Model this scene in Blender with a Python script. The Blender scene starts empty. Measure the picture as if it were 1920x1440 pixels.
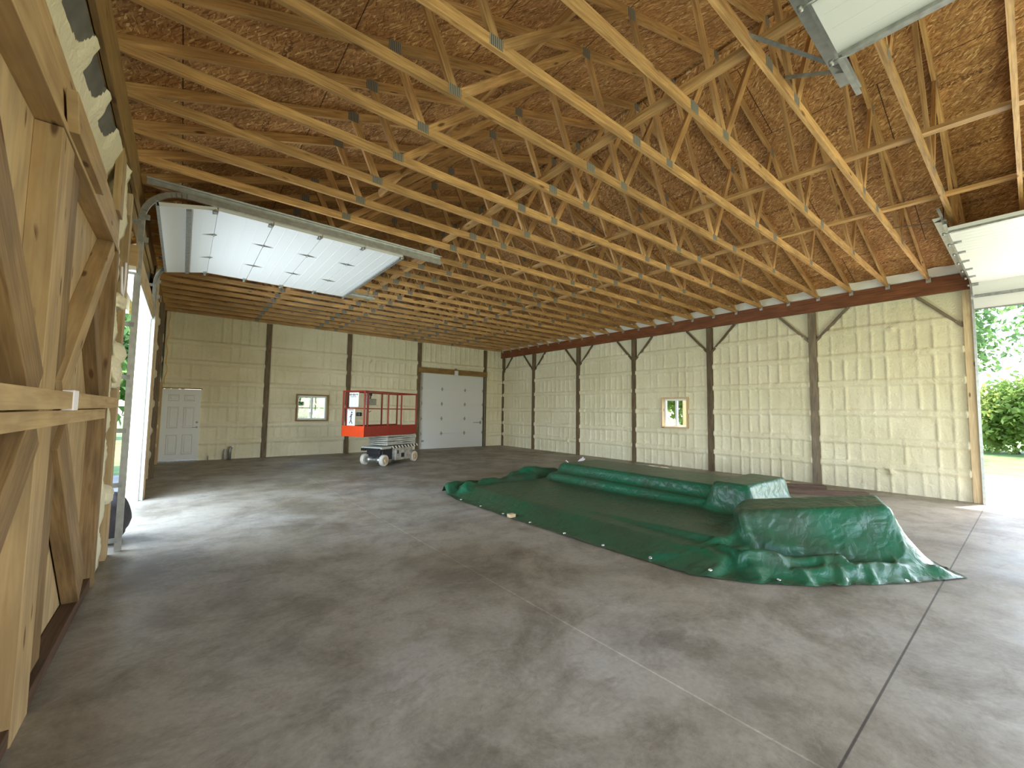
import bpy, bmesh, math, random
import numpy as np
from mathutils import Vector, Matrix

random.seed(7)
RNG = np.random.default_rng(11)
SC = bpy.context.scene
COL = SC.collection

# ------------------------------------------------------------------ camera
CAM_H = 1.55
F_PX, YAW, PITCH, ROLL = 776.7, math.radians(38.458), math.radians(3.728), math.radians(0.796)
fw = Vector((math.sin(YAW)*math.cos(PITCH), math.cos(YAW)*math.cos(PITCH), math.sin(PITCH)))
r0 = Vector((math.cos(YAW), -math.sin(YAW), 0)); u0 = r0.cross(fw)
rt = r0*math.cos(ROLL) + u0*math.sin(ROLL); up = u0*math.cos(ROLL) - r0*math.sin(ROLL)
cd = bpy.data.cameras.new('camera'); cam = bpy.data.objects.new('camera', cd); COL.objects.link(cam)
cd.sensor_width = 36; cd.lens = F_PX/1920*36; cd.clip_start = 0.05; cd.clip_end = 400
M = Matrix((rt, up, -fw)).transposed().to_4x4(); M.translation = (0, 0, CAM_H)
cam.matrix_world = M
SC.camera = cam

# ------------------------------------------------------------------ sky, sun, exposure
SC.view_settings.view_transform = 'Standard'; SC.view_settings.look = 'None'
SC.view_settings.gamma = 1; SC.view_settings.use_curve_mapping = False
SC.view_settings.exposure = 1.55
SC.cycles.use_denoising = True
SC.cycles.max_bounces = 10; SC.cycles.diffuse_bounces = 7; SC.cycles.glossy_bounces = 3
SC.cycles.transparent_max_bounces = 8; SC.cycles.sample_clamp_indirect = 6
SC.cycles.caustics_reflective = False; SC.cycles.caustics_refractive = False
SUN_DIR = Vector((-1.24, 0.53, -3.58)).normalized()
w = bpy.data.worlds.new('sky'); SC.world = w; w.use_nodes = True
wn = w.node_tree.nodes; wl = w.node_tree.links; wn.clear()
wo = wn.new('ShaderNodeOutputWorld'); bg = wn.new('ShaderNodeBackground'); sky = wn.new('ShaderNodeTexSky')
sky.sky_type = 'NISHITA'; sky.sun_disc = False; sky.sun_elevation = math.radians(62); sky.sun_rotation = math.radians(110)
sky.air_density = 1.0; sky.dust_density = 1.3; sky.ozone_density = 1.0
bg.inputs[1].default_value = 0.55
wl.new(sky.outputs[0], bg.inputs[0]); wl.new(bg.outputs[0], wo.inputs[0])
sd = bpy.data.lights.new('sun', 'SUN'); sd.energy = 5.5; sd.angle = math.radians(0.6); sd.color = (1, 0.95, 0.86)
so = bpy.data.objects.new('sun', sd); COL.objects.link(so); so.location = (30, -10, 60)
so.rotation_euler = SUN_DIR.to_track_quat('-Z', 'Y').to_euler()

def area(name, loc, direction, sx, sy, power, color):
    d = bpy.data.lights.new(name, 'AREA'); d.shape = 'RECTANGLE'; d.size = sx; d.size_y = sy; d.energy = power; d.color = color
    o = bpy.data.objects.new(name, d); COL.objects.link(o); o.location = loc
    o.rotation_euler = Vector(direction).to_track_quat('-Z', 'Y').to_euler()
    return o
DAY = (0.93, 0.96, 1.0)
# fill lamps added at the doorways to boost daylight; the front doorway is invented
area('fill_front_opening', (6.0, -3.75, 1.75), (0, 1, 0.12), 5.6, 3.3, 72, (1, 0.97, 0.92))
area('fill_left_doorway', (-1.15, -0.85, 1.6), (1, 0, 0.05), 2.9, 3.0, 45, DAY)
area('fill_right_doorway', (11.95, -1.3, 1.75), (-1, 0, 0.1), 2.3, 3.3, 70, (1, 0.97, 0.92))
area('fill_far_doorway', (-1.7, 7.7, 1.5), (1, 0.3, 0.12), 2.9, 2.7, 170, (0.74, 0.88, 1.0))

# ------------------------------------------------------------------ room numbers (metres; camera stands at x=0, y=0)
XL, XR, YB, YF = -0.46, 11.39, 15.06, -3.5
RIDGE_X, RIDGE_Z, SLOPE = 5.16, 6.13, 1.0/3
SLOPE_R = 0.309
slope_at = lambda x: SLOPE if x < RIDGE_X else SLOPE_R
TRUSS_Y = [1.18 + 0.597*k for k in range(-2, 24)]
XP, XPLY = -0.53, -0.63        # stud faces / plywood of the near left wall

# ------------------------------------------------------------------ tagging
def tag(o, label, cat, group=None, kind='thing'):
    o['label'] = label; o['category'] = cat; o['kind'] = kind
    if group: o['group'] = group
    return o
def struct(o):
    o['kind'] = 'structure'; return o
def empty(name, loc=(0, 0, 0), rz=0.0):
    o = bpy.data.objects.new(name, None); COL.objects.link(o); o.location = loc; o.rotation_euler = (0, 0, rz)
    o.empty_display_size = 0.2
    return o
def copy_tree(o, parent=None):
    c = o.copy(); COL.objects.link(c); c.parent = parent
    for ch in list(o.children): copy_tree(ch, c)
    return c
ORD = ['first','second','third','fourth','fifth','sixth','seventh','eighth','ninth','tenth','eleventh','twelfth','thirteenth','fourteenth','fifteenth',
       'sixteenth','seventeenth','eighteenth','nineteenth','twentieth','twenty-first','twenty-second','twenty-third','twenty-fourth','twenty-fifth','twenty-sixth','twenty-seventh','twenty-eighth']

# ------------------------------------------------------------------ mesh builder
class MB:
    def __init__(s): s.v = []; s.f = []; s.uv = []; s.mi = []; s.sm = []
    def face(s, pts, uvs=None, mi=0, smooth=False):
        n = len(s.v); s.v += [tuple(p) for p in pts]; s.f.append(tuple(range(n, n+len(pts))))
        s.uv += uvs if uvs else [(p[0], p[1]) for p in pts]
        s.mi.append(mi); s.sm.append(smooth)
    def box(s, lo, hi, mi=0):
        x0, y0, z0 = lo; x1, y1, z1 = hi
        d = (x1-x0, y1-y0, z1-z0); ax = max(range(3), key=lambda i: d[i])
        o = [(lo[i]+hi[i])/2 for i in range(3)]; a = list(o); b = list(o)
        a[ax] = lo[ax]; b[ax] = hi[ax]
        t = Vector((0, 0, 1)) if ax != 2 else Vector((1, 0, 0))
        ti = 2 if ax != 2 else 0; wi = 3-ax-ti
        s.beam(a, b, d[ti], d[wi], t, mi)
    def beam(s, p0, p1, h, t, upv=(0, 0, 1), mi=0, cut0=0, cut1=0):
        """box from p0 to p1; h is the size along upv, t across it; cut slides the upper edge along the length"""
        p0 = Vector(p0); p1 = Vector(p1); d = (p1-p0); L = d.length; d.normalize()
        u = Vector(upv); u = (u - d*u.dot(d)).normalized(); n = d.cross(u)
        c = []
        for P, cu in ((p0, cut0), (p1, cut1)):
            for a, b in ((-1, -1), (1, -1), (1, 1), (-1, 1)):
                c.append(P + u*(a*h/2) + n*(b*t/2) + d*(cu*a))
        ou, ov = random.random()*50, random.random()*50
        per = [0, h, h+t, 2*h+t, 2*h+2*t]
        for i in range(4):
            j = (i+1) % 4
            s.face([c[i], c[j], c[4+j], c[4+i]], [(ou, ov+per[i]), (ou, ov+per[i+1]), (ou+L, ov+per[i+1]), (ou+L, ov+per[i])], mi)
        s.face([c[3], c[2], c[1], c[0]], [(ou, ov), (ou, ov+.1), (ou+.05, ov+.1), (ou+.05, ov)], mi)
        s.face([c[4], c[5], c[6], c[7]], [(ou, ov), (ou, ov+.1), (ou+.05, ov+.1), (ou+.05, ov)], mi)
    def tube(s, pts, r, n=8, mi=0, rs=None, cap=True):
        pts = [Vector(p) for p in pts]; rings = []
        d0 = (pts[1]-pts[0]).normalized(); a = d0.orthogonal().normalized()
        for i, p in enumerate(pts):
            d = (pts[min(i+1, len(pts)-1)] - pts[max(i-1, 0)]).normalized()
            a = (a - d*a.dot(d)).normalized(); b = d.cross(a); rr = rs[i] if rs else r
            rings.append([p + (a*math.cos(k*math.tau/n) + b*math.sin(k*math.tau/n))*rr for k in range(n)])
        u = 0
        for i in range(len(pts)-1):
            L = (pts[i+1]-pts[i]).length
            for k in range(n):
                q = (k+1) % n
                s.face([rings[i][k], rings[i][q], rings[i+1][q], rings[i+1][k]],
                       [(u, k*.02), (u, (k+1)*.02), (u+L, (k+1)*.02), (u+L, k*.02)], mi, True)
            u += L
        if cap:
            s.face(rings[0][::-1], None, mi); s.face(rings[-1], None, mi)
    def lathe(s, prof, center, axis, n=24, mi=0):
        """prof: list of (radius, along)"""
        ax = Vector(axis).normalized(); a = ax.orthogonal().normalized(); b = ax.cross(a); C = Vector(center)
        R = [[C + ax*h + (a*math.cos(k*math.tau/n) + b*math.sin(k*math.tau/n))*r for k in range(n)] for r, h in prof]
        for i in range(len(prof)-1):
            for k in range(n):
                q = (k+1) % n
                s.face([R[i][k], R[i][q], R[i+1][q], R[i+1][k]], None, mi, False)
        s.face(R[0][::-1], None, mi); s.face(R[-1], None, mi)
    def build(s, name, mats, parent=None, loc=None, bevel=0, weld=False, origin=None):
        if origin is None and parent is None and s.v:
            a = np.array(s.v); origin = ((a[:, 0].min()+a[:, 0].max())/2, (a[:, 1].min()+a[:, 1].max())/2, a[:, 2].min())
        if parent is None and origin is not None:
            s.v = [(p[0]-origin[0], p[1]-origin[1], p[2]-origin[2]) for p in s.v]; loc = origin
        me = bpy.data.meshes.new(name); me.from_pydata(s.v, [], s.f)
        ul = me.uv_layers.new(name='UVMap')
        ul.data.foreach_set('uv', np.array(s.uv, dtype=np.float32).ravel())
        for m in (mats if isinstance(mats, (list, tuple)) else [mats]): me.materials.append(m)
        me.polygons.foreach_set('material_index', s.mi); me.polygons.foreach_set('use_smooth', s.sm)
        if weld or bevel or any(s.sm):
            bm = bmesh.new(); bm.from_mesh(me); bmesh.ops.remove_doubles(bm, verts=bm.verts, dist=1e-5)
            bm.to_mesh(me); bm.free()
        me.update()
        o = bpy.data.objects.new(name, me); COL.objects.link(o); o.parent = parent
        if loc: o.location = loc
        if bevel:
            b = o.modifiers.new('bevel', 'BEVEL'); b.width = bevel; b.segments = 2; b.limit_method = 'ANGLE'
        return o

# ------------------------------------------------------------------ materials
def new_mat(name):
    m = bpy.data.materials.new(name); m.use_nodes = True
    nt = m.node_tree; b = nt.nodes['Principled BSDF']
    return m, nt, nt.nodes, nt.links, b
def plain(name, col, rough=0.5, metal=0.0, noise=0.0, nscale=8, bump=0.0, bscale=40, spec=0.5):
    m, nt, N, L, b = new_mat(name)
    b.inputs['Roughness'].default_value = rough; b.inputs['Metallic'].default_value = metal
    b.inputs['Specular IOR Level'].default_value = spec
    b.inputs['Base Color'].default_value = (*col, 1)
    if noise:
        tc = N.new('ShaderNodeTexCoord'); n = N.new('ShaderNodeTexNoise'); n.inputs['Scale'].default_value = nscale; n.inputs['Detail'].default_value = 5
        L.new(tc.outputs['Object'], n.inputs['Vector'])
        r = N.new('ShaderNodeValToRGB')
        r.color_ramp.elements[0].position = .3; r.color_ramp.elements[1].position = .7
        r.color_ramp.elements[0].color = (*[c*(1-noise) for c in col], 1); r.color_ramp.elements[1].color = (*[min(1, c*(1+noise)) for c in col], 1)
        L.new(n.outputs['Fac'], r.inputs['Fac']); L.new(r.outputs['Color'], b.inputs['Base Color'])
    if bump:
        tc = N.new('ShaderNodeTexCoord'); n = N.new('ShaderNodeTexNoise'); n.inputs['Scale'].default_value = bscale; n.inputs['Detail'].default_value = 4
        L.new(tc.outputs['Object'], n.inputs['Vector'])
        bp = N.new('ShaderNodeBump'); bp.inputs['Strength'].default_value = bump; bp.inputs['Distance'].default_value = .01
        L.new(n.outputs['Fac'], bp.inputs['Height']); L.new(bp.outputs['Normal'], b.inputs['Normal'])
    return m
def wood(name, light, dark, knot=(0.10, 0.04, 0.015), knots=True, rough=0.6, vary=0.18, stain=0.0, gs=1.0):
    m, nt, N, L, b = new_mat(name)
    b.inputs['Roughness'].default_value = rough; b.inputs['Specular IOR Level'].default_value = 0.3
    uv0 = N.new('ShaderNodeUVMap'); uv0.uv_map = 'UVMap'
    oi0 = N.new('ShaderNodeObjectInfo'); cx = N.new('ShaderNodeCombineXYZ')
    for k_, f_ in ((0, 43.7), (1, 17.3)):
        q_ = N.new('ShaderNodeMath'); q_.operation = 'MULTIPLY'; q_.inputs[1].default_value = f_; L.new(oi0.outputs['Random'], q_.inputs[0]); L.new(q_.outputs[0], cx.inputs[k_])
    uv = N.new('ShaderNodeVectorMath'); uv.operation = 'ADD'; L.new(uv0.outputs[0], uv.inputs[0]); L.new(cx.outputs[0], uv.inputs[1])
    mp = N.new('ShaderNodeMapping'); mp.inputs['Scale'].default_value = (1.3*gs, 26*gs, 1); L.new(uv.outputs[0], mp.inputs[0])
    n = N.new('ShaderNodeTexNoise'); n.inputs['Scale'].default_value = 2.2; n.inputs['Detail'].default_value = 6; n.inputs['Distortion'].default_value = 0.9
    L.new(mp.outputs[0], n.inputs['Vector'])
    r = N.new('ShaderNodeValToRGB'); r.color_ramp.elements[0].position = .32; r.color_ramp.elements[1].position = .66
    r.color_ramp.elements[0].color = (*dark, 1); r.color_ramp.elements[1].color = (*light, 1)
    L.new(n.outputs['Fac'], r.inputs['Fac']); out = r.outputs['Color']
    if stain:
        n2 = N.new('ShaderNodeTexNoise'); n2.inputs['Scale'].default_value = 2.0; n2.inputs['Detail'].default_value = 5
        mp2 = N.new('ShaderNodeMapping'); mp2.inputs['Scale'].default_value = (1.0, 4, 1); L.new(uv.outputs[0], mp2.inputs[0]); L.new(mp2.outputs[0], n2.inputs['Vector'])
        r2 = N.new('ShaderNodeValToRGB'); r2.color_ramp.elements[0].position = .42; r2.color_ramp.elements[1].position = .62
        r2.color_ramp.elements[0].color = (1-stain, 1-stain, 1-stain*0.9, 1); r2.color_ramp.elements[1].color = (1, 1, 1, 1)
        L.new(n2.outputs['Fac'], r2.inputs['Fac'])
        mx = N.new('ShaderNodeMixRGB'); mx.blend_type = 'MULTIPLY'; mx.inputs[0].default_value = 1
        L.new(out, mx.inputs[1]); L.new(r2.outputs[0], mx.inputs[2]); out = mx.outputs[0]
    if knots:
        mk = N.new('ShaderNodeMapping'); mk.inputs['Scale'].default_value = (2.6, 9.0, 1); L.new(uv.outputs[0], mk.inputs[0])
        v = N.new('ShaderNodeTexVoronoi'); v.inputs['Scale'].default_value = 1.0; v.inputs['Randomness'].default_value = 1; L.new(mk.outputs[0], v.inputs['Vector'])
        rk = N.new('ShaderNodeValToRGB'); rk.color_ramp.elements[0].position = .09; rk.color_ramp.elements[1].position = .17
        rk.color_ramp.elements[0].color = (1, 1, 1, 1); rk.color_ramp.elements[1].color = (0, 0, 0, 1)
        L.new(v.outputs['Distance'], rk.inputs['Fac'])
        sp = N.new('ShaderNodeSeparateColor'); L.new(v.outputs['Color'], sp.inputs[0])
        gt = N.new('ShaderNodeMath'); gt.operation = 'GREATER_THAN'; gt.inputs[1].default_value = .42; L.new(sp.outputs[0], gt.inputs[0])
        mu = N.new('ShaderNodeMath'); mu.operation = 'MULTIPLY'; L.new(rk.outputs[0], mu.inputs[0]); L.new(gt.outputs[0], mu.inputs[1])
        mu2 = N.new('ShaderNodeMath'); mu2.operation = 'MULTIPLY'; mu2.inputs[1].default_value = .85; L.new(mu.outputs[0], mu2.inputs[0])
        mx = N.new('ShaderNodeMixRGB'); L.new(mu2.outputs[0], mx.inputs[0]); L.new(out, mx.inputs[1]); mx.inputs[2].default_value = (*knot, 1); out = mx.outputs[0]
    oi = N.new('ShaderNodeObjectInfo'); hs = N.new('ShaderNodeHueSaturation')
    mr = N.new('ShaderNodeMapRange'); mr.inputs['To Min'].default_value = 1-vary; mr.inputs['To Max'].default_value = 1+vary*.7
    L.new(oi.outputs['Random'], mr.inputs['Value']); L.new(mr.outputs[0], hs.inputs['Value']); L.new(out, hs.inputs['Color'])
    L.new(hs.outputs[0], b.inputs['Base Color'])
    bp = N.new('ShaderNodeBump'); bp.inputs['Strength'].default_value = .15; bp.inputs['Distance'].default_value = .004
    L.new(n.outputs['Fac'], bp.inputs['Height']); L.new(bp.outputs[0], b.inputs['Normal'])
    return m

W_TRUSS = wood('pine_truss', (0.68, 0.41, 0.165), (0.43, 0.225, 0.075), vary=0.2, stain=0.25)
W_STUD = wood('pine_stud', (0.56, 0.395, 0.20), (0.46, 0.30, 0.135), vary=0.1, stain=0.22, gs=.6)
W_DARK = wood('dark_board', (0.34, 0.22, 0.10), (0.22, 0.13, 0.055), vary=0.15, stain=0.3)
W_PLY = wood('plywood', (0.60, 0.44, 0.235), (0.51, 0.35, 0.17), vary=0.08, stain=0.25, gs=.2)
W_POST = wood('treated_post', (0.21, 0.145, 0.075), (0.12, 0.08, 0.04), vary=0.12, stain=0.3)
W_POSTG = wood('grey_post', (0.30, 0.23, 0.15), (0.19, 0.14, 0.085), vary=0.08, stain=0.3)
W_LVL = wood('red_brown_beam', (0.27, 0.095, 0.032), (0.155, 0.048, 0.018), vary=0.04, stain=0.25, knots=False, rough=.5)
W_HDR = wood('ochre_header', (0.36, 0.22, 0.075), (0.24, 0.135, 0.045), vary=0.05, stain=0.2)
W_PALE = wood('pale_trim', (0.72, 0.55, 0.33), (0.58, 0.41, 0.22), vary=0.08, stain=0.1)
W_OLD = wood('dark_lumber', (0.13, 0.075, 0.045), (0.07, 0.04, 0.025), vary=0.1)

GALV = plain('galvanised_steel', (0.52, 0.53, 0.50), 0.38, 0.85, noise=.15, nscale=14)
GALVD = plain('dull_steel', (0.34, 0.34, 0.31), 0.5, 0.7, noise=.2, nscale=20)
def plate_mat():
    m, nt, N, L, b = new_mat('connector_plate_steel'); b.inputs['Roughness'].default_value = .55; b.inputs['Metallic'].default_value = .3
    tc = N.new('ShaderNodeTexCoord'); wv = N.new('ShaderNodeTexWave'); wv.inputs['Scale'].default_value = 18; wv.inputs['Distortion'].default_value = .3
    L.new(tc.outputs['Object'], wv.inputs['Vector']); r = N.new('ShaderNodeValToRGB')
    r.color_ramp.elements[0].position = .35; r.color_ramp.elements[1].position = .6
    r.color_ramp.elements[0].color = (.10, .085, .06, 1); r.color_ramp.elements[1].color = (.33, .32, .27, 1)
    L.new(wv.outputs['Fac'], r.inputs['Fac']); L.new(r.outputs[0], b.inputs['Base Color']); return m
PLATE = plate_mat()
WHITE_DOOR = plain('white_steel', (0.72, 0.715, 0.68), 0.42, 0)
WHITE_PAINT = plain('white_paint', (0.82, 0.80, 0.73), 0.5)
VINYL = plain('white_vinyl', (0.80, 0.82, 0.82), 0.4)
BLACK = plain('black_plastic', (0.015, 0.015, 0.017), 0.5)
DARKGAP = plain('gap_shade', (0.035, 0.033, 0.028), 0.8, noise=.3, nscale=5)
CLOTHDARK = plain('dark_sheet', (0.045, 0.04, 0.045), 0.75, noise=.3, nscale=9)
RED_LIT = plain('red_paint_lit', (0.72, 0.065, 0.012), 0.4, noise=.08, nscale=6)  # lift red with the lit platform end's brightness put into the colour
RED_SHADED = plain('red_paint_shaded', (0.27, 0.022, 0.010), 0.4, noise=.12, nscale=8)  # lift red darkened to carry the shade on the long sides
LIFTGREY = plain('grey_lift_paint', (0.46, 0.45, 0.40), 0.5, noise=.15, nscale=12)
TIRE = plain('non_marking_tyre', (0.62, 0.57, 0.49), 0.7, noise=.12, nscale=12)
HUBY = plain('rusty_cream_hub', (0.48, 0.36, 0.20), 0.6, noise=.3, nscale=25)
BLUEGREY = plain('speaker_white', (0.75, 0.74, 0.7), 0.6)
CORD = plain('orange_cord', (0.80, 0.48, 0.16), 0.5)
PAPER = plain('white_paper', (0.85, 0.80, 0.80), 0.8)
BRASS = plain('grommet_brass', (0.75, 0.76, 0.70), 0.35, 0.8)

def foam_mat():
    m, nt, N, L, b = new_mat('spray_foam')
    b.inputs['Roughness'].default_value = .75; b.inputs['Specular IOR Level'].default_value = .25
    tc = N.new('ShaderNodeTexCoord')
    n = N.new('ShaderNodeTexNoise'); n.inputs['Scale'].default_value = 1.1; n.inputs['Detail'].default_value = 6; L.new(tc.outputs['Object'], n.inputs['Vector'])
    r = N.new('ShaderNodeValToRGB'); r.color_ramp.elements[0].position = .33; r.color_ramp.elements[1].position = .68
    r.color_ramp.elements[0].color = (0.72, 0.645, 0.435, 1); r.color_ramp.elements[1].color = (0.81, 0.735, 0.53, 1)
    L.new(n.outputs['Fac'], r.inputs['Fac']); L.new(r.outputs[0], b.inputs['Base Color'])
    n2 = N.new('ShaderNodeTexNoise'); n2.inputs['Scale'].default_value = 30; n2.inputs['Detail'].default_value = 5; L.new(tc.outputs['Object'], n2.inputs['Vector'])
    bp = N.new('ShaderNodeBump'); bp.inputs['Strength'].default_value = .85; bp.inputs['Distance'].default_value = .016
    L.new(n2.outputs['Fac'], bp.inputs['Height']); L.new(bp.outputs[0], b.inputs['Normal'])
    return m
FOAM = foam_mat()

def osb_mat():
    m, nt, N, L, b = new_mat('osb_sheathing')
    b.inputs['Roughness'].default_value = .62; b.inputs['Specular IOR Level'].default_value = .3
    uv = N.new('ShaderNodeUVMap'); uv.uv_map = 'UVMap'
    def flakes(rot, sc, seed):
        mp = N.new('ShaderNodeMapping'); mp.inputs['Rotation'].default_value = (0, 0, rot); mp.inputs['Location'].default_value = (seed, seed*2, 0)
        L.new(uv.outputs[0], mp.inputs[0])
        m2 = N.new('ShaderNodeMapping'); m2.inputs['Scale'].default_value = sc; L.new(mp.outputs[0], m2.inputs[0])
        nz = N.new('ShaderNodeTexNoise'); nz.inputs['Scale'].default_value = .8; nz.inputs['Detail'].default_value = 2; L.new(m2.outputs[0], nz.inputs['Vector'])
        ad = N.new('ShaderNodeVectorMath'); ad.operation = 'ADD'; L.new(m2.outputs[0], ad.inputs[0]); L.new(nz.outputs['Color'], ad.inputs[1])
        v = N.new('ShaderNodeTexVoronoi'); v.inputs['Scale'].default_value = 1; L.new(ad.outputs[0], v.inputs['Vector'])
        s = N.new('ShaderNodeSeparateColor'); L.new(v.outputs['Color'], s.inputs[0])
        return s.outputs[0], s.outputs[1]
    a, a2 = flakes(.22, (17, 85, 1), 3.1); c, c2 = flakes(-.3, (15, 75, 1), 7.7); d, d2 = flakes(.8, (19, 80, 1), 1.3)
    def mix(fac, x, y):
        q = N.new('ShaderNodeMix'); q.data_type = 'FLOAT'
        g = N.new('ShaderNodeMath'); g.operation = 'GREATER_THAN'; g.inputs[1].default_value = .52; L.new(fac, g.inputs[0])
        L.new(g.outputs[0], q.inputs[0]); L.new(x, q.inputs[2]); L.new(y, q.inputs[3]); return q.outputs[0]
    h = mix(d2, mix(a2, a, c), d)
    r = N.new('ShaderNodeValToRGB'); e = r.color_ramp.elements
    e[0].position = 0; e[0].color = (0.22, 0.10, 0.036, 1); e[1].position = 1; e[1].color = (0.85, 0.60, 0.30, 1)
    for p, cc in ((.3, (0.38, 0.19, 0.07, 1)), (.65, (0.50, 0.26, 0.10, 1)), (.9, (0.62, 0.36, 0.15, 1))):
        q = e.new(p); q.color = cc
    L.new(h, r.inputs['Fac'])
    big = N.new('ShaderNodeTexNoise'); big.inputs['Scale'].default_value = 1.6; big.inputs['Detail'].default_value = 4; L.new(uv.outputs[0], big.inputs['Vector'])
    rb = N.new('ShaderNodeValToRGB'); rb.color_ramp.elements[0].position = .3; rb.color_ramp.elements[1].position = .7
    rb.color_ramp.elements[0].color = (.72, .70, .68, 1); rb.color_ramp.elements[1].color = (1.08, 1.06, 1.0, 1); L.new(big.outputs['Fac'], rb.inputs['Fac'])
    mx = N.new('ShaderNodeMixRGB'); mx.blend_type = 'MULTIPLY'; mx.inputs[0].default_value = 1; L.new(r.outputs[0], mx.inputs[1]); L.new(rb.outputs[0], mx.inputs[2])
    # panel seams 8 ft x 4 ft
    bt = N.new('ShaderNodeTexBrick'); bt.inputs['Scale'].default_value = 1; bt.inputs['Mortar Size'].default_value = .006; bt.inputs['Mortar Smooth'].default_value = .2
    bt.inputs['Brick Width'].default_value = 2.39; bt.inputs['Row Height'].default_value = 1.22
    bt.inputs['Color1'].default_value = (1, 1, 1, 1); bt.inputs['Color2'].default_value = (1, 1, 1, 1); bt.inputs['Mortar'].default_value = (.18, .15, .12, 1)
    L.new(uv.outputs[0], bt.inputs['Vector'])
    mx2 = N.new('ShaderNodeMixRGB'); mx2.blend_type = 'MULTIPLY'; mx2.inputs[0].default_value = 1; L.new(mx.outputs[0], mx2.inputs[1]); L.new(bt.outputs['Color'], mx2.inputs[2])
    # smudged mill stamps in rows
    su = N.new('ShaderNodeSeparateXYZ'); L.new(uv.outputs[0], su.inputs[0])
    def m_(op, a, *k):
        q = N.new('ShaderNodeMath'); q.operation = op
        for i, vv in enumerate((a,)+k):
            if hasattr(vv, 'is_linked'): L.new(vv, q.inputs[i])
            else: q.inputs[i].default_value = vv
        return q.outputs[0]
    def win(val, period, c, half): return m_('LESS_THAN', m_('ABSOLUTE', m_('SUBTRACT', m_('MODULO', m_('ADD', val, 50*period), period), c)), half)
    st = m_('MULTIPLY', win(su.outputs[1], 1.22, .75, .035), win(su.outputs[0], 1.195, .5, .24))
    sn = N.new('ShaderNodeTexNoise'); sn.inputs['Scale'].default_value = 34; sn.inputs['Detail'].default_value = 1; L.new(uv.outputs[0], sn.inputs['Vector'])
    st = m_('MULTIPLY', m_('MULTIPLY', st, m_('GREATER_THAN', sn.outputs['Fac'], .5)), .7)
    mx3 = N.new('ShaderNodeMixRGB'); L.new(st, mx3.inputs[0]); L.new(mx2.outputs[0], mx3.inputs[1]); mx3.inputs[2].default_value = (.08, .03, .015, 1); mx2 = mx3
    L.new(mx2.outputs[0], b.inputs['Base Color'])
    bp = N.new('ShaderNodeBump'); bp.inputs['Strength'].default_value = .35; bp.inputs['Distance'].default_value = .004
    L.new(h, bp.inputs['Height']); L.new(bp.outputs[0], b.inputs['Normal'])
    return m
OSB = osb_mat()

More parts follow.
